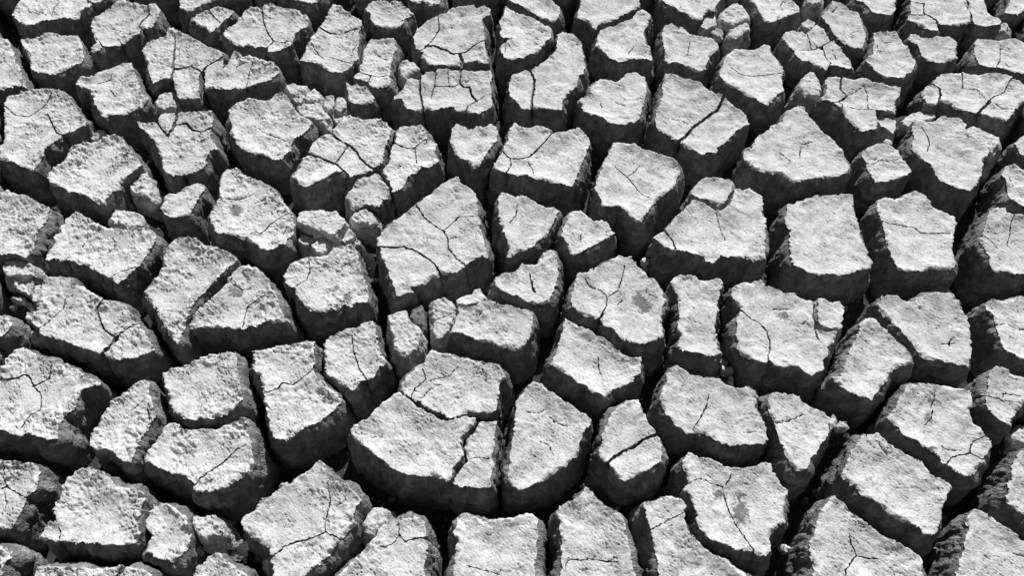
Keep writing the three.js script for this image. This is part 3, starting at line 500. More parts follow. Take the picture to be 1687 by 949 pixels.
[[3.0,[-370,139,-362,178,-344,224,-322,257]]],[]],
['mud_plate','tall mud plate in the lower left crossed by one wavy dark crack',{},
[-579,230,-580,203,-586,184,-564,182,-547,175,-530,165,-508,167,-487,160,-454,156,-448,190,-442,216,-448,224,-442,240,-425,257,-405,273,-386,289,-373,309,-377,328,-393,340,-405,355,-417,363,-439,378,-458,389,-470,400,-489,404,-504,400,-514,378,-525,347,-538,317,-544,289,-554,265,-563,245],
[[3.5,[-548,296,-515,277,-510,261,-488,265,-472,255,-440,228]]],[]],
['mud_plate','lumpy square mud plate in the lower left with a rounded front edge',{},
[-777,249,-779,240,-760,228,-740,224,-717,211,-699,197,-682,190,-643,186,-624,190,-620,207,-618,216,-607,249,-593,285,-581,317,-596,328,-611,340,-626,351,-642,357,-668,351,-677,357,-702,353,-706,349,-730,336,-745,317,-756,289],
[],[]],
['mud_plate','large lumpy mud plate in the lower left with one diagonal dark crack',{},
[-761,451,-761,426,-749,396,-742,370,-733,359,-716,363,-702,380,-680,383,-654,378,-630,381,-605,368,-585,363,-580,359,-571,353,-563,374,-551,404,-540,433,-532,458,-543,479,-556,493,-573,506,-594,515,-619,520,-640,517,-649,503,-645,506,-653,493,-677,482,-697,479,-716,472,-735,461],
[[3.7,[-555,415,-577,424,-599,447,-621,468,-637,486,-650,515]]],[]],
['mud_plate','cauliflower-textured narrow mud plate in the lower left with a pointed back',{},
[-889,400,-884,378,-881,351,-872,324,-869,311,-852,297,-838,285,-832,269,-813,255,-802,269,-792,297,-779,320,-766,344,-770,366,-776,383,-781,404,-785,426,-787,443,-790,454,-805,451,-824,440,-838,427,-851,429,-869,426,-881,418],
[[2.1,[-827,330,-812,317,-801,305]]],[]],
['mud_plate','mud plate at the lower left edge with a small Y crack',{},
[-1120,447,-1069,449,-1038,452,-1020,454,-993,456,-975,468,-969,486,-965,506,-976,523,-980,533,-981,550,-981,570,-983,592,-1001,595,-1016,589,-1064,586],
[[2.3,[-1053,449,-1042,489,-1032,503,-1003,518,-976,532]],[2.0,[-1032,503,-1060,525]]],[]],
['mud_plate','large crumbly mud plate near the bottom left with a wide straight front',{},
[-923,613,-922,592,-910,583,-898,579,-915,553,-916,540,-908,537,-911,513,-911,492,-900,475,-884,465,-862,470,-841,475,-823,489,-814,499,-791,508,-772,506,-750,516,-736,533,-740,553,-739,573,-730,589,-721,599,-726,614,-733,625,-751,627,-782,627,-808,625,-833,624,-856,621,-882,619,-911,616],
[[1.9,[-893,589,-886,602,-881,621]]],[]],
['mud_plate','small zigzag-edged mud plate right of the crumbly straight-fronted plate',{},
[-714,636,-709,621,-705,607,-717,592,-727,578,-724,560,-719,540,-709,537,-692,540,-673,550,-654,563,-644,576,-635,592,-630,605,-630,621,-636,636,-644,655,-653,658,-676,652,-696,644],
[],[]],
['mud_chunk','round bright chunk at the right of the zigzag-edged plate, bottom left',{y:-0.01,r:0.0096},
[-642,573,-640,561,-619,559,-597,559,-588,573,-576,589,-579,598,-594,602,-604,614,-620,605,-631,592],
[],[]],
['mud_chunk','dark chunk in front of the round bright chunk, bottom left',{y:-0.04,r:0.0072},
[-649,627,-640,603,-621,609,-620,621,-634,635],
[],[]],
['mud_chip','tiny chip beside the round bright chunk, bottom left',{y:-0.05,r:0.0048},
[-595,601,-589,590,-576,598,-583,606],
[],[]],
['mud_plate','long mud plate cut by the bottom edge near the left corner',{},
[-910,681,-906,667,-895,664,-863,665,-832,667,-801,669,-771,664,-752,662,-754,676,-756,685,-753,726,-888,726,-914,697],
[],[]],
['mud_plate','small mud plate cut by the bottom edge right of the long corner plate',{},
[-747,682,-741,662,-725,664,-701,673,-687,681,-668,726,-736,726],
[],[]],
['mud_plate','mud plate in the bottom left corner',{y:-0.006},
[-1053,622,-1005,625,-985,628,-969,638,-968,650,-977,659,-977,674,-972,695,-967,725,-1012,725],
[],[]],
['mud_plate','rounded mud plate cut by the bottom edge left of the big Y-cracked plate',{},
[-607,682,-599,664,-584,649,-572,639,-560,646,-548,658,-527,667,-503,681,-488,712,-498,741,-605,741],
[],[]],
['mud_plate','large diamond mud plate near the bottom with a bold Y-shaped crack',{},
[-535,586,-531,573,-520,560,-509,550,-499,537,-479,520,-465,510,-444,499,-444,487,-424,479,-409,465,-398,452,-387,461,-374,479,-352,496,-334,506,-313,523,-302,535,-310,550,-314,566,-306,583,-318,592,-331,611,-344,630,-363,652,-365,661,-388,676,-398,688,-411,720,-444,720,-452,676,-461,661,-460,649,-468,636,-479,627,-497,618,-515,605],
[[2.3,[-373,489,-376,499,-367,533,-369,557,-371,573,-369,597]],[3.5,[-369,597,-391,608,-428,618,-442,627,-455,643,-465,655]],[2.8,[-369,597,-351,605,-330,618,-319,621]]],[]],
['mud_chip','small white flake at the lower left edge of the diamond Y-cracked plate',{y:-0.012},
[-480,639,-474,636,-465,648,-472,659],
[],[]],
['mud_chunk','smooth pebble-like chunk right of the diamond Y-cracked plate',{y:-0.012,r:0.0108},
[-302,578,-297,565,-285,542,-277,537,-254,542,-251,555,-249,569,-263,585,-274,603,-290,598],
[],[]],
['mud_plate','rough mud plate cut by the bottom edge right of the diamond Y-cracked plate',{},
[-332,681,-318,664,-304,652,-285,633,-269,608,-258,589,-246,576,-224,574,-199,570,-191,566,-173,579,-170,586,-170,605,-164,621,-164,643,-168,667,-165,682,-161,720,-327,720,-342,697],
[[1.9,[-224,573,-223,602,-232,618,-248,627,-261,624]],[3.2,[-222,603,-209,616,-193,611,-174,610,-158,622]]],[]],
['mud_plate','smooth rectangular mud plate cut by the bottom edge at the centre',{},
[-115,602,-109,586,-110,570,-94,563,-81,570,-65,571,-46,574,-24,573,-1,573,20,563,28,560,44,561,50,570,51,589,49,611,47,627,50,643,45,658,43,673,44,720,-113,720,-113,679,-111,658,-110,633,-105,618],
[[1.9,[-88,664,-63,669,-38,676,-23,681]],[-0.9,[-14,681,2,670,23,676]]],[]],
['mud_plate','house-shaped mud plate with a peaked back cut by the bottom edge, right of centre',{},
[88,560,95,550,115,540,135,527,149,508,155,511,167,527,176,540,191,553,203,563,219,565,221,579,225,605,228,633,229,658,233,682,234,720,89,720,95,667,96,636,99,621,93,602,94,579],
[[1.9,[107,650,135,652,150,649,175,653,204,655]]],[]],
['mud_plate','crumbly mud plate cut by the bottom edge, widening to the right below the round-stained plate',{},
[262,547,270,540,289,537,303,530,323,527,338,533,347,543,343,560,340,573,346,599,356,618,373,633,390,646,407,652,421,664,435,673,448,682,487,720,276,720,277,682,279,661,276,636,276,618,273,599,266,579],
[[2.2,[267,599,290,587,307,576,324,570,345,560]],[-1.3,[270,570,292,570,307,576]]],[]],
['mud_plate','big mud plate cut by the bottom edge on the right with a three-armed crack',{},
[574,636,580,618,592,599,603,579,612,560,631,540,649,525,658,537,668,547,669,557,687,573,701,583,713,594,728,610,742,616,761,627,779,639,788,652,779,682,764,720,559,720,571,682,579,673],
[[2.5,[664,597,664,621,670,641]],[2.8,[670,641,641,670,636,685]],[2.2,[670,641,690,647,711,649]],[-1.2,[711,649,726,664,738,676]]],[]],
['mud_plate','mud plate in the bottom right corner',{},
[867,646,890,605,902,586,902,570,924,553,936,555,945,566,959,579,976,595,989,611,1003,622,1032,646,1002,720,827,720,849,673],
[[-1.2,[982,633,961,661,953,682]]],[]],
['mud_plate','mud plate at the lower right edge with a broad rough left side',{},
[992,533,1003,513,1024,482,1042,450,1056,433,1072,425,1107,422,1115,436,1053,592,1024,568,1007,555,997,547],
[],[]],
['mud_chip',"grey pebble in the crack left of the diamond Y-cracked plate's back corner",{y:-0.05,r:0.0072},
[-494,483,-490,472,-478,468,-468,479,-480,486],
[],[]],
['mud_chip','white splinter on the crack floor left of the three-arm cracked plate',{y:-0.07},
[552,611,556,600,573,604,562,613],
[],[]],
['mud_chip','pale square chip in the crack crossing above the nubbed rectangular plate',{y:-0.02},
[709,353,718,343,731,347,736,357,723,366,710,362],
[],[]],
['mud_chip','grey chip left of the pale square chip above the nubbed rectangular plate',{y:-0.03},
[696,340,709,323,718,328,713,348,697,357],
[],[]],
['mud_chip','flat chip wedged in the crack right of the narrow upright plate',{y:-0.045},
[488,189,517,191,513,204,497,208,487,202],
[],[]],
['mud_chip','long upright chip at the bottom of the crack right of the narrow upright plate',{y:-0.06},
[503,204,515,202,512,232,502,232],
[],[]],
['mud_chip','uppermost small chip in the crack right of the narrow upright plate',{y:-0.05,r:0.003},
[486,178,494,167,508,173,502,184],
[],[]],
['mud_chip','pale pebble in the crack below the small central plate',{y:-0.06,r:0.0036},
[332,-132,341,-140,357,-137,352,-121,337,-124],
[],[]]
];
const SEEN = [-1713,-1192,-989,688,989,688,1713,-1192];   // outline of the mapped stretch of lake bed, mm


// ---------------------------------------------------------------- ground under the cracks
const heaps = PIECES.filter(p => (p[2].y || 0) < -.018).map(p => { const q = p[3], n = q.length / 2; let x = 0, z = 0; for (let i = 0; i < n; i++) { x += q[2 * i] / 1000 / n; z += q[2 * i + 1] / 1000 / n; } let r = 0; for (let i = 0; i < n; i++) r = Math.max(r, Math.hypot(q[2 * i] / 1000 - x, q[2 * i + 1] / 1000 - z)); return [x, z, r, p[2].y - .012]; });   // fallen soil that carries the low pieces
const floorY = (x, z) => { let y = bedY(x, z); for (const h of heaps) { const d = Math.hypot(x - h[0], z - h[1]); if (d < .2) y = Math.max(y, h[3] - .006 - 1.1 * Math.max(0, d - h[2] * .6) + .003 * nB(x * 45, z * 45)); } return y; };
const bedY = (x, z) => FLOOR + 0.009 * nA(x * 6, z * 6) + 0.004 * nB(x * 31, z * 31) + 0.0015 * nC(x * 120, z * 120);
{
  const parts = [];
  const grid = (x0, x1, z0, z1, nx, nz, fine) => {
    const pos = [], col = [], uv = [], idx = [];
    for (let j = 0; j <= nz; j++) for (let i = 0; i <= nx; i++) {
      const x = x0 + (x1 - x0) * i / nx, z = z0 + (z1 - z0) * j / nz;
      pos.push(x, fine ? floorY(x, z) : FLOOR - 0.05, z);
      const c = 0.04 * (1 + 0.2 * nB(x * 40, z * 40) + 0.15 * nC(x * 160, z * 160)); col.push(c, c, c); uv.push(x * UV, z * UV);  // near-black mud: the shade of the cracks is put into this colour
    }
    for (let j = 0; j < nz; j++) for (let i = 0; i < nx; i++) { const a = j * (nx + 1) + i; idx.push(a, a + nx + 1, a + 1, a + 1, a + nx + 1, a + nx + 2); }
    const g = new THREE.BufferGeometry();
    g.setAttribute('position', new THREE.Float32BufferAttribute(pos, 3)); g.setAttribute('color', new THREE.Float32BufferAttribute(col, 3)); g.setAttribute('uv', new THREE.Float32BufferAttribute(uv, 2));
    g.setIndex(idx); g.computeVertexNormals(); return g;
  };
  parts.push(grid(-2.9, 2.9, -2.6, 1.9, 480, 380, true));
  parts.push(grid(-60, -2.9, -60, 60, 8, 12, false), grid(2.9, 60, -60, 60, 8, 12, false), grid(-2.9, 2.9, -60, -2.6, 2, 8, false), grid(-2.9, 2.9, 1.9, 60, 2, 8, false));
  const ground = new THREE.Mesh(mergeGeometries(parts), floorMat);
  ground.name = 'ground'; ground.userData = { kind: 'structure', label: 'damp mud floor at the bottom of the cracks, coloured darker for shade', category: 'ground' };
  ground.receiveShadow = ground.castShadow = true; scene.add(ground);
}

// ---------------------------------------------------------------- distance helpers
function segs(flat, closed) { const o = [], n = flat.length / 2; for (let i = 0; i < (closed ? n : n - 1); i++) { const j = (i + 1) % n; o.push([flat[2 * i] / 1000, flat[2 * i + 1] / 1000, flat[2 * j] / 1000, flat[2 * j + 1] / 1000]); } return o; }
function polyDist(S, x, z) {                              // positive inside
  let d = 1e9, inside = false;
  for (let k = 0; k < S.length; k++) {
    const s = S[k], ex = s[2] - s[0], ez = s[3] - s[1], wx = x - s[0], wz = z - s[1];
    let t = (wx * ex + wz * ez) / (ex * ex + ez * ez + 1e-12); t = t < 0 ? 0 : t > 1 ? 1 : t;
    const qx = wx - t * ex, qz = wz - t * ez, q = qx * qx + qz * qz; if (q < d) d = q;
    if ((s[1] > z) !== (s[3] > z) && x < s[0] + (z - s[1]) / (s[3] - s[1]) * ex) inside = !inside;
  }
  return inside ? Math.sqrt(d) : -Math.sqrt(d);
}
function makeCrack(wmm, flat, S, others) {
  const L = segs(flat, false), len = L.map(s => Math.hypot(s[2] - s[0], s[3] - s[1])), tot = len.reduce((a, b) => a + b, 0);
  const free = (x, z) => polyDist(S, x, z) > 0.004 && !others.some(o => o !== flat && segs(o, false).some(s => { const ex = s[2] - s[0], ez = s[3] - s[1]; let t = ((x - s[0]) * ex + (z - s[1]) * ez) / (ex * ex + ez * ez + 1e-12); t = Math.max(0, Math.min(1, t)); return Math.hypot(x - s[0] - t * ex, z - s[1] - t * ez) < 0.006; }));
  const n = flat.length;
  const f0 = free(flat[0] / 1000, flat[1] / 1000), f1 = free(flat[n - 2] / 1000, flat[n - 1] / 1000);
  let x0 = 1e9, x1 = -1e9, z0 = 1e9, z1 = -1e9;
  for (const s of L) { x0 = Math.min(x0, s[0], s[2]); x1 = Math.max(x1, s[0], s[2]); z0 = Math.min(z0, s[1], s[3]); z1 = Math.max(z1, s[1], s[3]); }
  return { L, len, tot, f0, f1, w: Math.abs(wmm) / 1000, hair: wmm < 0, slit: wmm < -1.45, box: [x0 - .02, x1 + .02, z0 - .02, z1 + .02] };
}
function crackDist(c, x, z) {                             // [distance to the middle line, width factor there]
  let d = 1e9, run = 0, at = 0;
  for (let k = 0; k < c.L.length; k++) {
    const s = c.L[k], ex = s[2] - s[0], ez = s[3] - s[1], wx = x - s[0], wz = z - s[1];
    let t = (wx * ex + wz * ez) / (ex * ex + ez * ez + 1e-12); t = t < 0 ? 0 : t > 1 ? 1 : t;
    const q = (wx - t * ex) ** 2 + (wz - t * ez) ** 2; if (q < d) { d = q; at = run + t * c.len[k]; }
    run += c.len[k];
  }
  const u = at / c.tot; let m = 1;
  if (c.f0) m = Math.min(m, .25 + u / .4); if (c.f1) m = Math.min(m, .25 + (1 - u) / .4);
  return [Math.sqrt(d), Math.min(1, m)];
}

// ---------------------------------------------------------------- field of one piece: outline, cracks, relief
const fwd = new THREE.Vector3(); camera.getWorldDirection(fwd);
function makeField(def, coarse) {
  const [name, label, o, outline, cracks, stains] = def;
  const S = segs(outline, true);
  let x0 = 1e9, x1 = -1e9, z0 = 1e9, z1 = -1e9;
  for (let i = 0; i < outline.length; i += 2) { x0 = Math.min(x0, outline[i] / 1000); x1 = Math.max(x1, outline[i] / 1000); z0 = Math.min(z0, outline[i + 1] / 1000); z1 = Math.max(z1, outline[i + 1] / 1000); }
  const cx = (x0 + x1) / 2, cz = (z0 + z1) / 2;
  const depth = Math.max(1.3, new THREE.Vector3(cx, 0, cz).sub(camera.position).dot(fwd));
  const s = coarse || depth / 792 * 0.96;
  const big = Math.min(x1 - x0, z1 - z0), small = smooth(0.16, 0.05, big);
  const M = 0.006; x0 -= M; z0 -= M; x1 += M; z1 += M;
  const nx = Math.ceil((x1 - x0) / s) + 1, nz = Math.ceil((z1 - z0) / s) + 1;
  const K = cracks.map(c => makeCrack(c[0], c[1], S, cracks.map(q => q[1])));
  if (!coarse && big > .11) {                              // fine drying cracks
    const r = rng(hash2(Math.round(cz * 1000), Math.round(cx * 1000)));
    for (let a = 0, m = 3 + Math.floor(r() * 6); a < m; a++) {
      let px = x0 + r() * (x1 - x0), pz = z0 + r() * (z1 - z0), dir = r() * 6.28; const line = [];
      if (polyDist(S, px, pz) < .008) continue;
      for (let b = 0, st = 3 + Math.floor(r() * 5); b < st; b++) { line.push(px * 1000, pz * 1000); dir += (r() - .5) * 1.3; px += Math.cos(dir) * .008; pz += Math.sin(dir) * .008; if (polyDist(S, px, pz) < .002) break; }
      if (line.length > 4) K.push(makeCrack(-(.7 + 1.2 * r()), line, S, []));
    }
  }
  const ST = stains.map(q => segs(q, true));
  const F = new Float32Array(nx * nz), Hh = new Float32Array(nx * nz), Cc = new Float32Array(nx * nz);
  const R = rng(hash2(Math.round(cx * 1000), Math.round(cz * 1000)));
  const y = (o.y || 0) + (big > .09 && !o.r ? (R() - .5) * .007 : 0), rr = o.r || 0;
  const tx = (R() - .5) * .05, tz = (R() - .5) * .05 + (o.tilt ? .2 : 0);
  const rough = smooth(0.15, -0.75, cx + 0.25 * (R() - .5)) * .9 + .15 + .25 * R();   // the left of the bed is coarser
  const tone = (o.c || 1) * (1 + (R() - .5) * .14), curlR = Math.min(.07, big * .42), curl = (.010 + .007 * R()) * Math.min(1, big / .16) * (rr ? 0 : 1);
  const ragged = .75 + .5 * R();
  for (let j = 0; j < nz; j++) for (let i = 0; i < nx; i++) {
    const x = x0 + i * s, z = z0 + j * s, k = j * nx + i;
    // the outline wanders with the crumbling of the crust
    const wx = x + .0022 * nA(x * 38 + 7, z * 38), wz = z + .0022 * nB(x * 38, z * 38 + 3);
    let d = polyDist(S, wx, wz);
    if (d < -.012) { F[k] = d; continue; }
    const away = o.clip ? o.clip(x, z) : 1;
    if (away < d) d = away;
    const e = d;
    if (e < .02) {
      const chew = .25 + 1.0 * smooth(-.5, .6, nC(x * 19 + 12, z * 19) + .3 * nA(x * 50, z * 50));          // sound stretches and crumbled ones
      d += chew * ragged * (1 - .6 * small) * (.0020 * nC(x * 85, z * 85) + .0026 * nA(x * 160, z * 160) * (.6 + .4 * nB(x * 21, z * 21)) + .0020 * nB(x * 250, z * 250));
      d += chew * ragged * (1 - .7 * small) * .0022 * (lumps(x * 95, z * 95) - .35);
    }
    let g = 0;
    if (K.length) {
      const jx = x + .0013 * nB(x * 95, z * 95) + .0007 * nA(x * 260, z * 260), jz = z + .0013 * nC(x * 95, z * 95) + .0007 * nA(x * 260 + 9, z * 260);
      for (const c of K) {
        if (x < c.box[0] || x > c.box[1] || z < c.box[2] || z > c.box[3]) continue;
        const [q, m] = crackDist(c, jx, jz);
        if (c.hair) { const hw = s * 1.15 * (.6 + .4 * m), str = (c.w / .0026) * (.75 + .5 * nA(x * 60, z * 60)); if (q < hw) g = Math.max(g, Math.max(.25, str) * .005 * (1 - q / hw)); if (c.slit) { const v = q - s * .52 * Math.min(1, .4 + m); if (v < d) d = v; } }
        else { const w = Math.max(c.w * m * (1 + .3 * nA(x * 55, z * 55)), s * 1.3 * Math.min(1, .55 + m)); const v = q - w / 2; if (v < d) d = v; }
      }
    }
    F[k] = d;
    if (d < -.008) continue;
    // relief of the crust
    const din = Math.max(0, e), q1 = Math.max(0, 1 - din / curlR);
    let h = y + (x - cx) * tx + (z - cz) * tz + curl * q1 * q1;
    const near = Math.exp(-din / .022), patch = .5 + .5 * nC(x * 17 + 40, z * 17);
    const amp = (.46 + .5 * rough) * (.2 + .95 * smooth(-.25, .5, nC(x * 8 + 70, z * 8) + .45 * nB(x * 23, z * 23)) + .5 * near);   // worn smooth here, crumbled there
    h += .0030 * nA(x * 13, z * 13) + amp * (.0017 * nB(x * 33, z * 33) + .0011 * nC(x * 74, z * 74) * (.35 + rough));
    const flow = .5 * nB(x * 5, z * 5);                                        // brushed, scaly streaks left by the drying water
    h += .0007 * nA((x + flow * z) * 120, (z - x * flow) * 50) * (1.1 - .6 * rough) * (.2 + .8 * amp);
    const led = nA(x * 26 + 50, z * 26) + .35 * nB(x * 90, z * 90); h += .0013 * smooth(-.04, .05, led) * smooth(-.3, .4, nC(x * 9 + 20, z * 9));   // peeled skins, a millimetre thick
    const lump = amp * (rough * (.45 + .55 * patch) + .3 * near);
    h += lump * (.0042 * Math.sqrt(lumps(x * 58 + .35 * nA(x * 80, z * 80), z * 58 + .35 * nB(x * 80, z * 80))) * (.4 + .6 * nA(x * 30, z * 30 + 8)) + .0010 * lumps(x * 125 + 5 + .3 * nC(x * 150, z * 150), z * 125));
    h += (.0004 + .0003 * rough) * nA(x * 210, z * 210) * (.5 + .5 * amp);
    const cr = Math.abs(nB(x * 24 + 11, z * 24 + .25 * nA(x * 70, z * 70))), mk = nC(x * 8, z * 8 + 30);           // fine craze lines
    if (cr < .04 && mk > 0) h -= .0034 * (1 - cr / .04) * smooth(0, .3, mk);
    const pitted = smooth(.15, .6, nB(x * 11 + 33, z * 11) + .3 * nA(x * 40, z * 40)), pit = nC(x * 130 + 60, z * 130) + .25 * nB(x * 260, z * 260), lim = .82 - .42 * pitted; if (pit > lim) h -= (.0016 + .0022 * rough) * smooth(lim, lim + .3, pit);   // pits, crowded in patches
    const rim = .0015 + .010 * smooth(-.1, .8, nB(x * 9, z * 9 + 70) + .3 * nA(x * 60, z * 60)); if (din < rim) h -= .8 * rim * (1 - din / rim) ** 2;   // worn shoulders
    if (rr) { const u = Math.min(1, Math.max(0, din) / rr); h -= rr * .9 * (1 - Math.sqrt(1 - (1 - u) ** 2)) ; h += .002 * nB(x * 60, z * 60) ; }
    Hh[k] = h - g;
    // colour of the crust: blotches, specks, damp stains
    let c = CRUST * tone * (1 + .09 * nB(x * 21, z * 21) + .09 * nA(x * 64, z * 64) + .10 * nC(x * 190, z * 190)) * (1 - .14 * pitted);
    const sp = nA(x * 150 + 31, z * 150) * .6 + nB(x * 290, z * 290) * .4; if (sp > .38) c *= 1 - .7 * smooth(.38, .6, sp) * (.3 + .7 * patch);
    const bl = nB(x * 27 + 90, z * 27) * .6 + nC(x * 95, z * 95) * .4; if (bl > .34) c *= 1 - .26 * smooth(.34, .6, bl);
    for (const st of ST) { const q = polyDist(st, x, z) + .005 * nA(x * 80, z * 80) + .005 * nB(x * 190, z * 190) + .0022; if (q > -.0015) c *= 1 - .84 * smooth(-.0015, .0015, q) * (.8 + .2 * nC(x * 240, z * 240)); }
    Cc[k] = c;
  }
  return { def, S, x0, z0, nx, nz, s, F, Hh, Cc, cx, cz, y, rr, tone, seed: R };
}

// ---------------------------------------------------------------- which ground is taken (to keep the walls of neighbours apart)
const OX = -2.9, OZ = -2.6, OS = .003, ONX = 1940, ONZ = 1500, taken = new Uint8Array(ONX * ONZ);
function stamp(fd) {
  const i0 = Math.max(0, Math.floor((fd.x0 - OX) / OS)), i1 = Math.min(ONX - 1, Math.ceil((fd.x0 + fd.nx * fd.s - OX) / OS));
  const j0 = Math.max(0, Math.floor((fd.z0 - OZ) / OS)), j1 = Math.min(ONZ - 1, Math.ceil((fd.z0 + fd.nz * fd.s - OZ) / OS));
  for (let j = j0; j <= j1; j++) for (let i = i0; i <= i1; i++) {
    const a = Math.round((OX + i * OS - fd.x0) / fd.s), b = Math.round((OZ + j * OS - fd.z0) / fd.s);
    if (a >= 0 && b >= 0 && a < fd.nx && b < fd.nz && fd.F[b * fd.nx + a] > 0) taken[j * ONX + i] = 1;
  }
}
function isTaken(x, z) { const i = Math.round((x - OX) / OS), j = Math.round((z - OZ) / OS); return i >= 0 && j >= 0 && i < ONX && j < ONZ && taken[j * ONX + i] === 1; }
function clearance(x, z, nx, nz) { for (let t = .005; t < .09; t += .003) if (isTaken(x + nx * t, z + nz * t)) return t; return .09; }

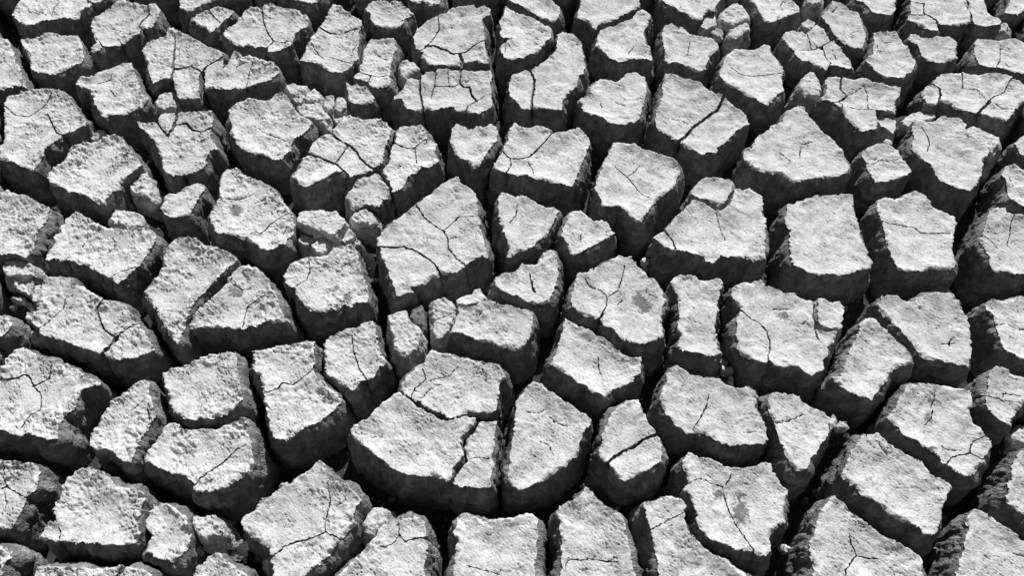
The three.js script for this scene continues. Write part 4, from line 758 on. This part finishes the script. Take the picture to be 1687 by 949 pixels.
// ---------------------------------------------------------------- mesh of one piece: crust by marching squares, crumbling walls below
const DEPTHS = [0, .002, .0045, .008, .012, .0165, .0215, .027, .033, .040, .048, .057, .068, .085, .115, .165, .2], DMAX = .2;
function buildPieces(fd, coarse) {
  const { nx, nz, s, F, Hh, Cc, x0, z0 } = fd;
  const P = [], C = [], par = [];
  const find = a => { while (par[a] !== a) { par[a] = par[par[a]]; a = par[a]; } return a; };
  const corner = new Int32Array(nx * nz).fill(-1), eh = new Int32Array(nx * nz).fill(-1), ev = new Int32Array(nx * nz).fill(-1);
  const add = (x, y, z, c) => { P.push(x, y, z); C.push(c); par.push(par.length); return par.length - 1; };
  const vc = (i, j) => { const k = j * nx + i; if (corner[k] < 0) corner[k] = add(x0 + i * s, Hh[k], z0 + j * s, Cc[k]); return corner[k]; };
  const ve = (i, j, horiz) => {
    const k = j * nx + i, arr = horiz ? eh : ev; if (arr[k] >= 0) return arr[k];
    const k2 = horiz ? k + 1 : k + nx; const a = F[k], b = F[k2]; let t = a / (a - b); t = Math.min(.92, Math.max(.08, t));
    const hin = a > 0 ? k : k2, hh = Hh[k] && Hh[k2] ? Hh[k] + (Hh[k2] - Hh[k]) * t : Hh[hin];
    return arr[k] = add(x0 + (i + (horiz ? t : 0)) * s, hh, z0 + (j + (horiz ? 0 : t)) * s, Cc[hin]);
  };
  const tris = [], next = new Map();
  const emit = poly => { for (let q = 1; q + 1 < poly.length; q++) { tris.push(poly[0], poly[q], poly[q + 1]); const a = find(poly[0]); par[find(poly[q])] = a; par[find(poly[q + 1])] = a; } };
  for (let j = 0; j + 1 < nz; j++) for (let i = 0; i + 1 < nx; i++) {
    const q = [[i, j], [i, j + 1], [i + 1, j + 1], [i + 1, j]], inn = q.map(([a, b]) => F[b * nx + a] > 0), cnt = inn[0] + inn[1] + inn[2] + inn[3];
    if (!cnt) continue;
    const edge = n => n === 0 ? ve(i, j, false) : n === 1 ? ve(i, j + 1, true) : n === 2 ? ve(i + 1, j, false) : ve(i, j, true);
    if (cnt === 2 && inn[0] === inn[2]) {
      for (let n = 0; n < 4; n++) if (inn[n]) { const en = edge((n + 3) % 4), ex = edge(n); emit([en, vc(...q[n]), ex]); next.set(ex, en); }
      continue;
    }
    const poly = []; let ex = -1, en = -1;
    for (let n = 0; n < 4; n++) {
      if (inn[n]) poly.push(vc(...q[n]));
      if (inn[n] !== inn[(n + 1) % 4]) { const v = edge(n); poly.push(v); if (inn[n]) ex = v; else en = v; }
    }
    emit(poly); if (ex >= 0) next.set(ex, en);
  }
  // loose fragments
  const comps = new Map(); const bucket = r => { if (!comps.has(r)) comps.set(r, { tris: [], loops: [] }); return comps.get(r); };
  for (let t = 0; t < tris.length; t += 3) bucket(find(tris[t])).tris.push(tris[t], tris[t + 1], tris[t + 2]);
  const seen = new Set();
  for (const st of next.keys()) {
    if (seen.has(st)) continue; const loop = []; let v = st;
    while (v !== undefined && !seen.has(v)) { seen.add(v); loop.push(v); v = next.get(v); }
    if (loop.length > 7) bucket(find(st)).loops.push(loop);
  }
  const out = [];
  for (const [, cp] of [...comps].sort((a, b) => b[1].tris.length - a[1].tris.length)) {
    if (cp.tris.length / 3 * s * s * .5 < (coarse ? .0008 : .00016)) continue;
    let pos = [], col = [], uv = [], idx = []; const map = new Map();
    for (const v of cp.tris) { let m = map.get(v); if (m === undefined) { m = pos.length / 3; map.set(v, m); pos.push(P[3 * v], P[3 * v + 1], P[3 * v + 2]); col.push(C[v], C[v], C[v]); uv.push(P[3 * v] * UV, P[3 * v + 2] * UV); } idx.push(m); }
    const top = { pos, col, uv, idx }; ({ pos, col, uv, idx } = { pos: [], col: [], uv: [], idx: [] });
    for (const loop of cp.loops) {
      let n = loop.length, full = 0; let X = new Float64Array(n), Y = new Float64Array(n), Z = new Float64Array(n);
      loop.forEach((v, a) => { X[a] = P[3 * v]; Y[a] = P[3 * v + 1]; Z[a] = P[3 * v + 2]; });
      const relax = times => { for (let t = 0; t < times; t++) { const A = X.slice(), B = Y.slice(), D = Z.slice(); for (let a = 0; a < n; a++) { const l = (a + n - 1) % n, r = (a + 1) % n; X[a] = .5 * A[a] + .25 * (A[l] + A[r]); Y[a] = .5 * B[a] + .25 * (B[l] + B[r]); Z[a] = .5 * D[a] + .25 * (D[l] + D[r]); } } };
      let run = [0]; for (let a = 0; a < n; a++) { const b = (a + 1) % n; run.push(run[a] + Math.hypot(X[b] - X[a], Z[b] - Z[a])); }
      let room = null, prev = -1, swell = new Float64Array(n); const smoothing = [0, 4, 14, 20, 3, 2, 2, 2, 2, 2, 3, 3, 3, 4, 4, 4, 4];
      let NX = new Float64Array(n), NZ = new Float64Array(n);
      for (let k = 0; k < DEPTHS.length; k++) {
        if (k === 3) {                                     // the wall below the crust needs half the points
          const m = n >> 1, pick = A => { const B = new Float64Array(m); for (let a = 0; a < m; a++) B[a] = A[2 * a]; return B; };
          X = pick(X); Y = pick(Y); Z = pick(Z); room = pick(room); swell = pick(swell); NX = pick(NX); NZ = pick(NZ); run = Array.from({ length: m + 1 }, (_, a) => a < m ? run[2 * a] : run[n]); full = n; n = m;
        }
        relax(Math.min(smoothing[k], Math.floor(n / 15)));
        for (let a = 0; a < n; a++) { const l = (a + n - 2) % n, r = (a + 2) % n; const tx = X[r] - X[l], tz = Z[r] - Z[l], m = Math.hypot(tx, tz) || 1; NX[a] = -tz / m; NZ[a] = tx / m; }
        if (k === 2) { swell = new Float64Array(n); for (let a = 0; a < n; a++) swell[a] = .014 + .008 * nA(X[a] * 7 + 15, Z[a] * 7); room = new Float64Array(n); for (let a = 0; a < n; a++) room[a] = clearance(X[a], Z[a], NX[a], NZ[a]); for (let t = 0; t < 10; t++) { const A = room.slice(); for (let a = 0; a < n; a++) room[a] = .5 * A[a] + .25 * (A[(a + n - 1) % n] + A[(a + 1) % n]); } }
        const base = pos.length / 3, D = DEPTHS[k];
        for (let a = 0; a <= n; a++) {
          const b = a % n; let off = 0;
          if (k > 0) {
            const rm = room ? room[b] : .01, tight = Math.min(1, rm / .03);
            off = fd.y < -.018 ? Math.min(.16 * D, .5 * rm) : Math.min(swell[b] * (1 - Math.exp(-D / (.0075 + .024 * smooth(-.5, .5, nB(X[b] * 6 + 5, Z[b] * 6))))) + .08 * D, .36 * rm) - (k < 3 ? .0006 : 0);
            off += tight * Math.min(1, D / .012) * (.0032 * n3(X[b] * 18, D * 22, Z[b] * 18) + .0034 * n3(X[b] * 42, D * 50, Z[b] * 42) + .0026 * n3(X[b] * 95, D * 100, Z[b] * 95));
            if (k > 2) { const sl = n3(X[b] * 9, D * 55, Z[b] * 9 + 9); off -= tight * .0028 * Math.max(0, 1 - Math.abs(sl) / .12); }   // bedding seams
            if (fd.rr && fd.y > -.018) off += .25 * fd.rr * Math.sin(Math.min(1, D / .05) * Math.PI / 2) * tight;
          }
          const yy = k === 0 ? Y[b] : (Y[b] - D) * (1 - D / DMAX) + (D / DMAX) * (FLOOR - .03);
          pos.push(X[b] + NX[b] * off, yy, Z[b] + NZ[b] * off);
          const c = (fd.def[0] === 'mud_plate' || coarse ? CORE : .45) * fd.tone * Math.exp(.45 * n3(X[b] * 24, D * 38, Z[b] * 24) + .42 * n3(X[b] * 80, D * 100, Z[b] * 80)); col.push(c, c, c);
          uv.push((run[a < n ? a : n]) * UV * .6, (D + fd.cx) * UV * .6);
        }
        if (full) {
          const H = a => a === full ? n : Math.min(a >> 1, n - 1);
          for (let a = 0; a < full; a++) { const p = prev + a, q = base + H(a), r = base + H(a + 1); idx.push(p, q, p + 1); if (r !== q) idx.push(p + 1, q, r); }
          full = 0;
        } else if (prev >= 0) for (let a = 0; a < n; a++) { const p = prev + a, q = base + a; idx.push(p, q, p + 1, p + 1, q, q + 1); }
        prev = base;
      }
    }
    out.push({ crust: top, side: { pos, col, uv, idx } });
  }
  return out;
}
function toGeometry(g, ox, oy, oz) {
  const p = new Float32Array(g.pos); for (let i = 0; i < p.length; i += 3) { p[i] -= ox; p[i + 1] -= oy; p[i + 2] -= oz; }
  const b = new THREE.BufferGeometry();
  b.setAttribute('position', new THREE.BufferAttribute(p, 3)); b.setAttribute('color', new THREE.BufferAttribute(new Float32Array(g.col), 3)); b.setAttribute('uv', new THREE.BufferAttribute(new Float32Array(g.uv), 2));
  b.setIndex(new THREE.BufferAttribute(new Uint32Array(g.idx), 1)); b.computeVertexNormals(); return b;
}
const shadowed = m => { m.castShadow = m.receiveShadow = true; return m; };
const count = {}; const numbered = n => { const k = count[n] = (count[n] ?? -1) + 1; return k ? `${n}_${String(k).padStart(3, '0')}` : n; };

const fields = PIECES.map(d => makeField(d));
for (const f of fields) stamp(f);
console.log('fields done');

const GROUPS = { mud_plate: 'dried mud plates of the cracked lake bed', mud_chunk: 'broken mud chunks in the cracks', mud_chip: 'flat mud chips in the cracks' };
const CATS = { mud_plate: 'mud plate', mud_chunk: 'mud chunk', mud_chip: 'mud chip' };
let nTri = 0;
for (const f of fields) {
  const [name, label] = f.def, bits = buildPieces(f);
  if (!bits.length) { console.log('empty', label); continue; }
  const top = new THREE.Group();
  for (const b of bits) {
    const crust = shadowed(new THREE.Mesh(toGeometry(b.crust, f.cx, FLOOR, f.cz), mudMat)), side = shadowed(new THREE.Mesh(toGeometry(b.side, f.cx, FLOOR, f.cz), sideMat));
    crust.name = 'crust'; side.name = bits.length > 1 ? 'fragment' : 'side_wall';
    top.add(side); (bits.length > 1 ? side : top).add(crust);                  // a broken plate: fragment > crust
    nTri += (b.crust.idx.length + b.side.idx.length) / 3;
  }
  top.name = numbered(name); top.position.set(f.cx, FLOOR, f.cz);
  top.userData = { label, category: CATS[name], group: GROUPS[name] };
  scene.add(top);
}
console.log('triangles', nTri);

// ---------------------------------------------------------------- the lake bed goes on around the mapped stretch
{
  const r = rng(77), pts = [], G = .25, edge = segs(SEEN, true), near = fields.map(f => f);
  for (let j = -11; j <= 8; j++) for (let i = -11; i <= 11; i++) pts.push([(i + .5 + (r() - .5) * .75) * G, (j + .5 + (r() - .5) * .75) * G]);
  const clip = (x, z) => {
    let d = -polyDist(edge, x, z) - .002; if (d < -.01) return d;
    for (const f of near) { if (x < f.x0 - .05 || z < f.z0 - .05 || x > f.x0 + f.nx * f.s + .05 || z > f.z0 + f.nz * f.s + .05) continue; d = Math.min(d, -polyDist(f.S, x, z) - .022); }
    return d;
  };
  const geos = [];
  for (const p of pts) {
    if (Math.abs(p[0]) > 2.3 || p[1] < -1.9 || p[1] > 1.35) continue;
    if (polyDist(edge, p[0], p[1]) > .3) continue;
    let poly = [[p[0] - .4, p[1] - .4], [p[0] - .4, p[1] + .4], [p[0] + .4, p[1] + .4], [p[0] + .4, p[1] - .4]];
    for (const q of pts) {
      const dx = q[0] - p[0], dz = q[1] - p[1], L = Math.hypot(dx, dz); if (!L || L > .8) continue;
      const ux = dx / L, uz = dz / L, lim = L / 2 - .016, o = [];
      for (let a = 0; a < poly.length; a++) {
        const A = poly[a], B = poly[(a + 1) % poly.length], da = (A[0] - p[0]) * ux + (A[1] - p[1]) * uz - lim, db = (B[0] - p[0]) * ux + (B[1] - p[1]) * uz - lim;
        if (da <= 0) o.push(A); if ((da < 0) !== (db < 0)) { const t = da / (da - db); o.push([A[0] + (B[0] - A[0]) * t, A[1] + (B[1] - A[1]) * t]); }
      }
      poly = o; if (poly.length < 3) break;
    }
    if (poly.length < 3) continue;
    const f = makeField(['outer', '', { clip }, poly.flatMap(a => [a[0] * 1000, a[1] * 1000]), [], []], .011);
    stamp(f);
    for (const b of buildPieces(f, true)) geos.push(toGeometry(b.crust, 0, FLOOR, 0), toGeometry(b.side, 0, FLOOR, 0));
  }
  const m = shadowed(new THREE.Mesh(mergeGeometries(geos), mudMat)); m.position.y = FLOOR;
  m.name = 'outer_mud_plates'; m.userData = { kind: 'stuff', label: 'further cracked mud plates beyond the edges of the picture', category: 'mud plates' };
  scene.add(m);
  console.log('outer', geos.reduce((a, g) => a + g.index.count / 3, 0));
}

// ---------------------------------------------------------------- crumbs on the crack floor
{
  const r = rng(91), base = new THREE.IcosahedronGeometry(1, 1), p = base.attributes.position;
  for (let i = 0; i < p.count; i++) { const v = new THREE.Vector3().fromBufferAttribute(p, i), k = 1 + .35 * n3(v.x * 1.4, v.y * 1.4, v.z * 1.4) + .12 * n3(v.x * 4, v.y * 4, v.z * 4); p.setXYZ(i, v.x * k, v.y * k * .75, v.z * k); }
  base.computeVertexNormals();
  const N = 9000, m = new THREE.InstancedMesh(base, new THREE.MeshStandardMaterial({ roughness: 1, color: 0xffffff }), N);
  const M4 = new THREE.Matrix4(), q = new THREE.Quaternion(), e = new THREE.Euler(), col = new THREE.Color(); let k = 0, guard = 0;
  while (k < N && guard++ < 400000) {
    const x = -1.75 + 3.5 * r(), z = -1.35 + 2.2 * r();
    if (isTaken(x, z) || nA(x * 6 + 3, z * 6) + .5 * r() < .1) continue;
    const sz = .0012 + .0085 * r() ** 5;
    m.setMatrixAt(k, M4.compose(new THREE.Vector3(x, floorY(x, z) + sz * .4, z), q.setFromEuler(e.set(r() * 6, r() * 6, r() * 6)), new THREE.Vector3(sz * (.7 + .6 * r()), sz * (.7 + .5 * r()), sz * (.7 + .6 * r()))));
    const c = .08 + .4 * r() ** 3; m.setColorAt(k, col.setRGB(c, c, c)); k++;
  }
  m.count = k; shadowed(m);
  m.name = 'mud_crumbs'; m.userData = { kind: 'stuff', label: 'loose mud crumbs scattered on the dark crack floor', category: 'crumbs' };
  scene.add(m);
}

renderer.render(scene, camera);
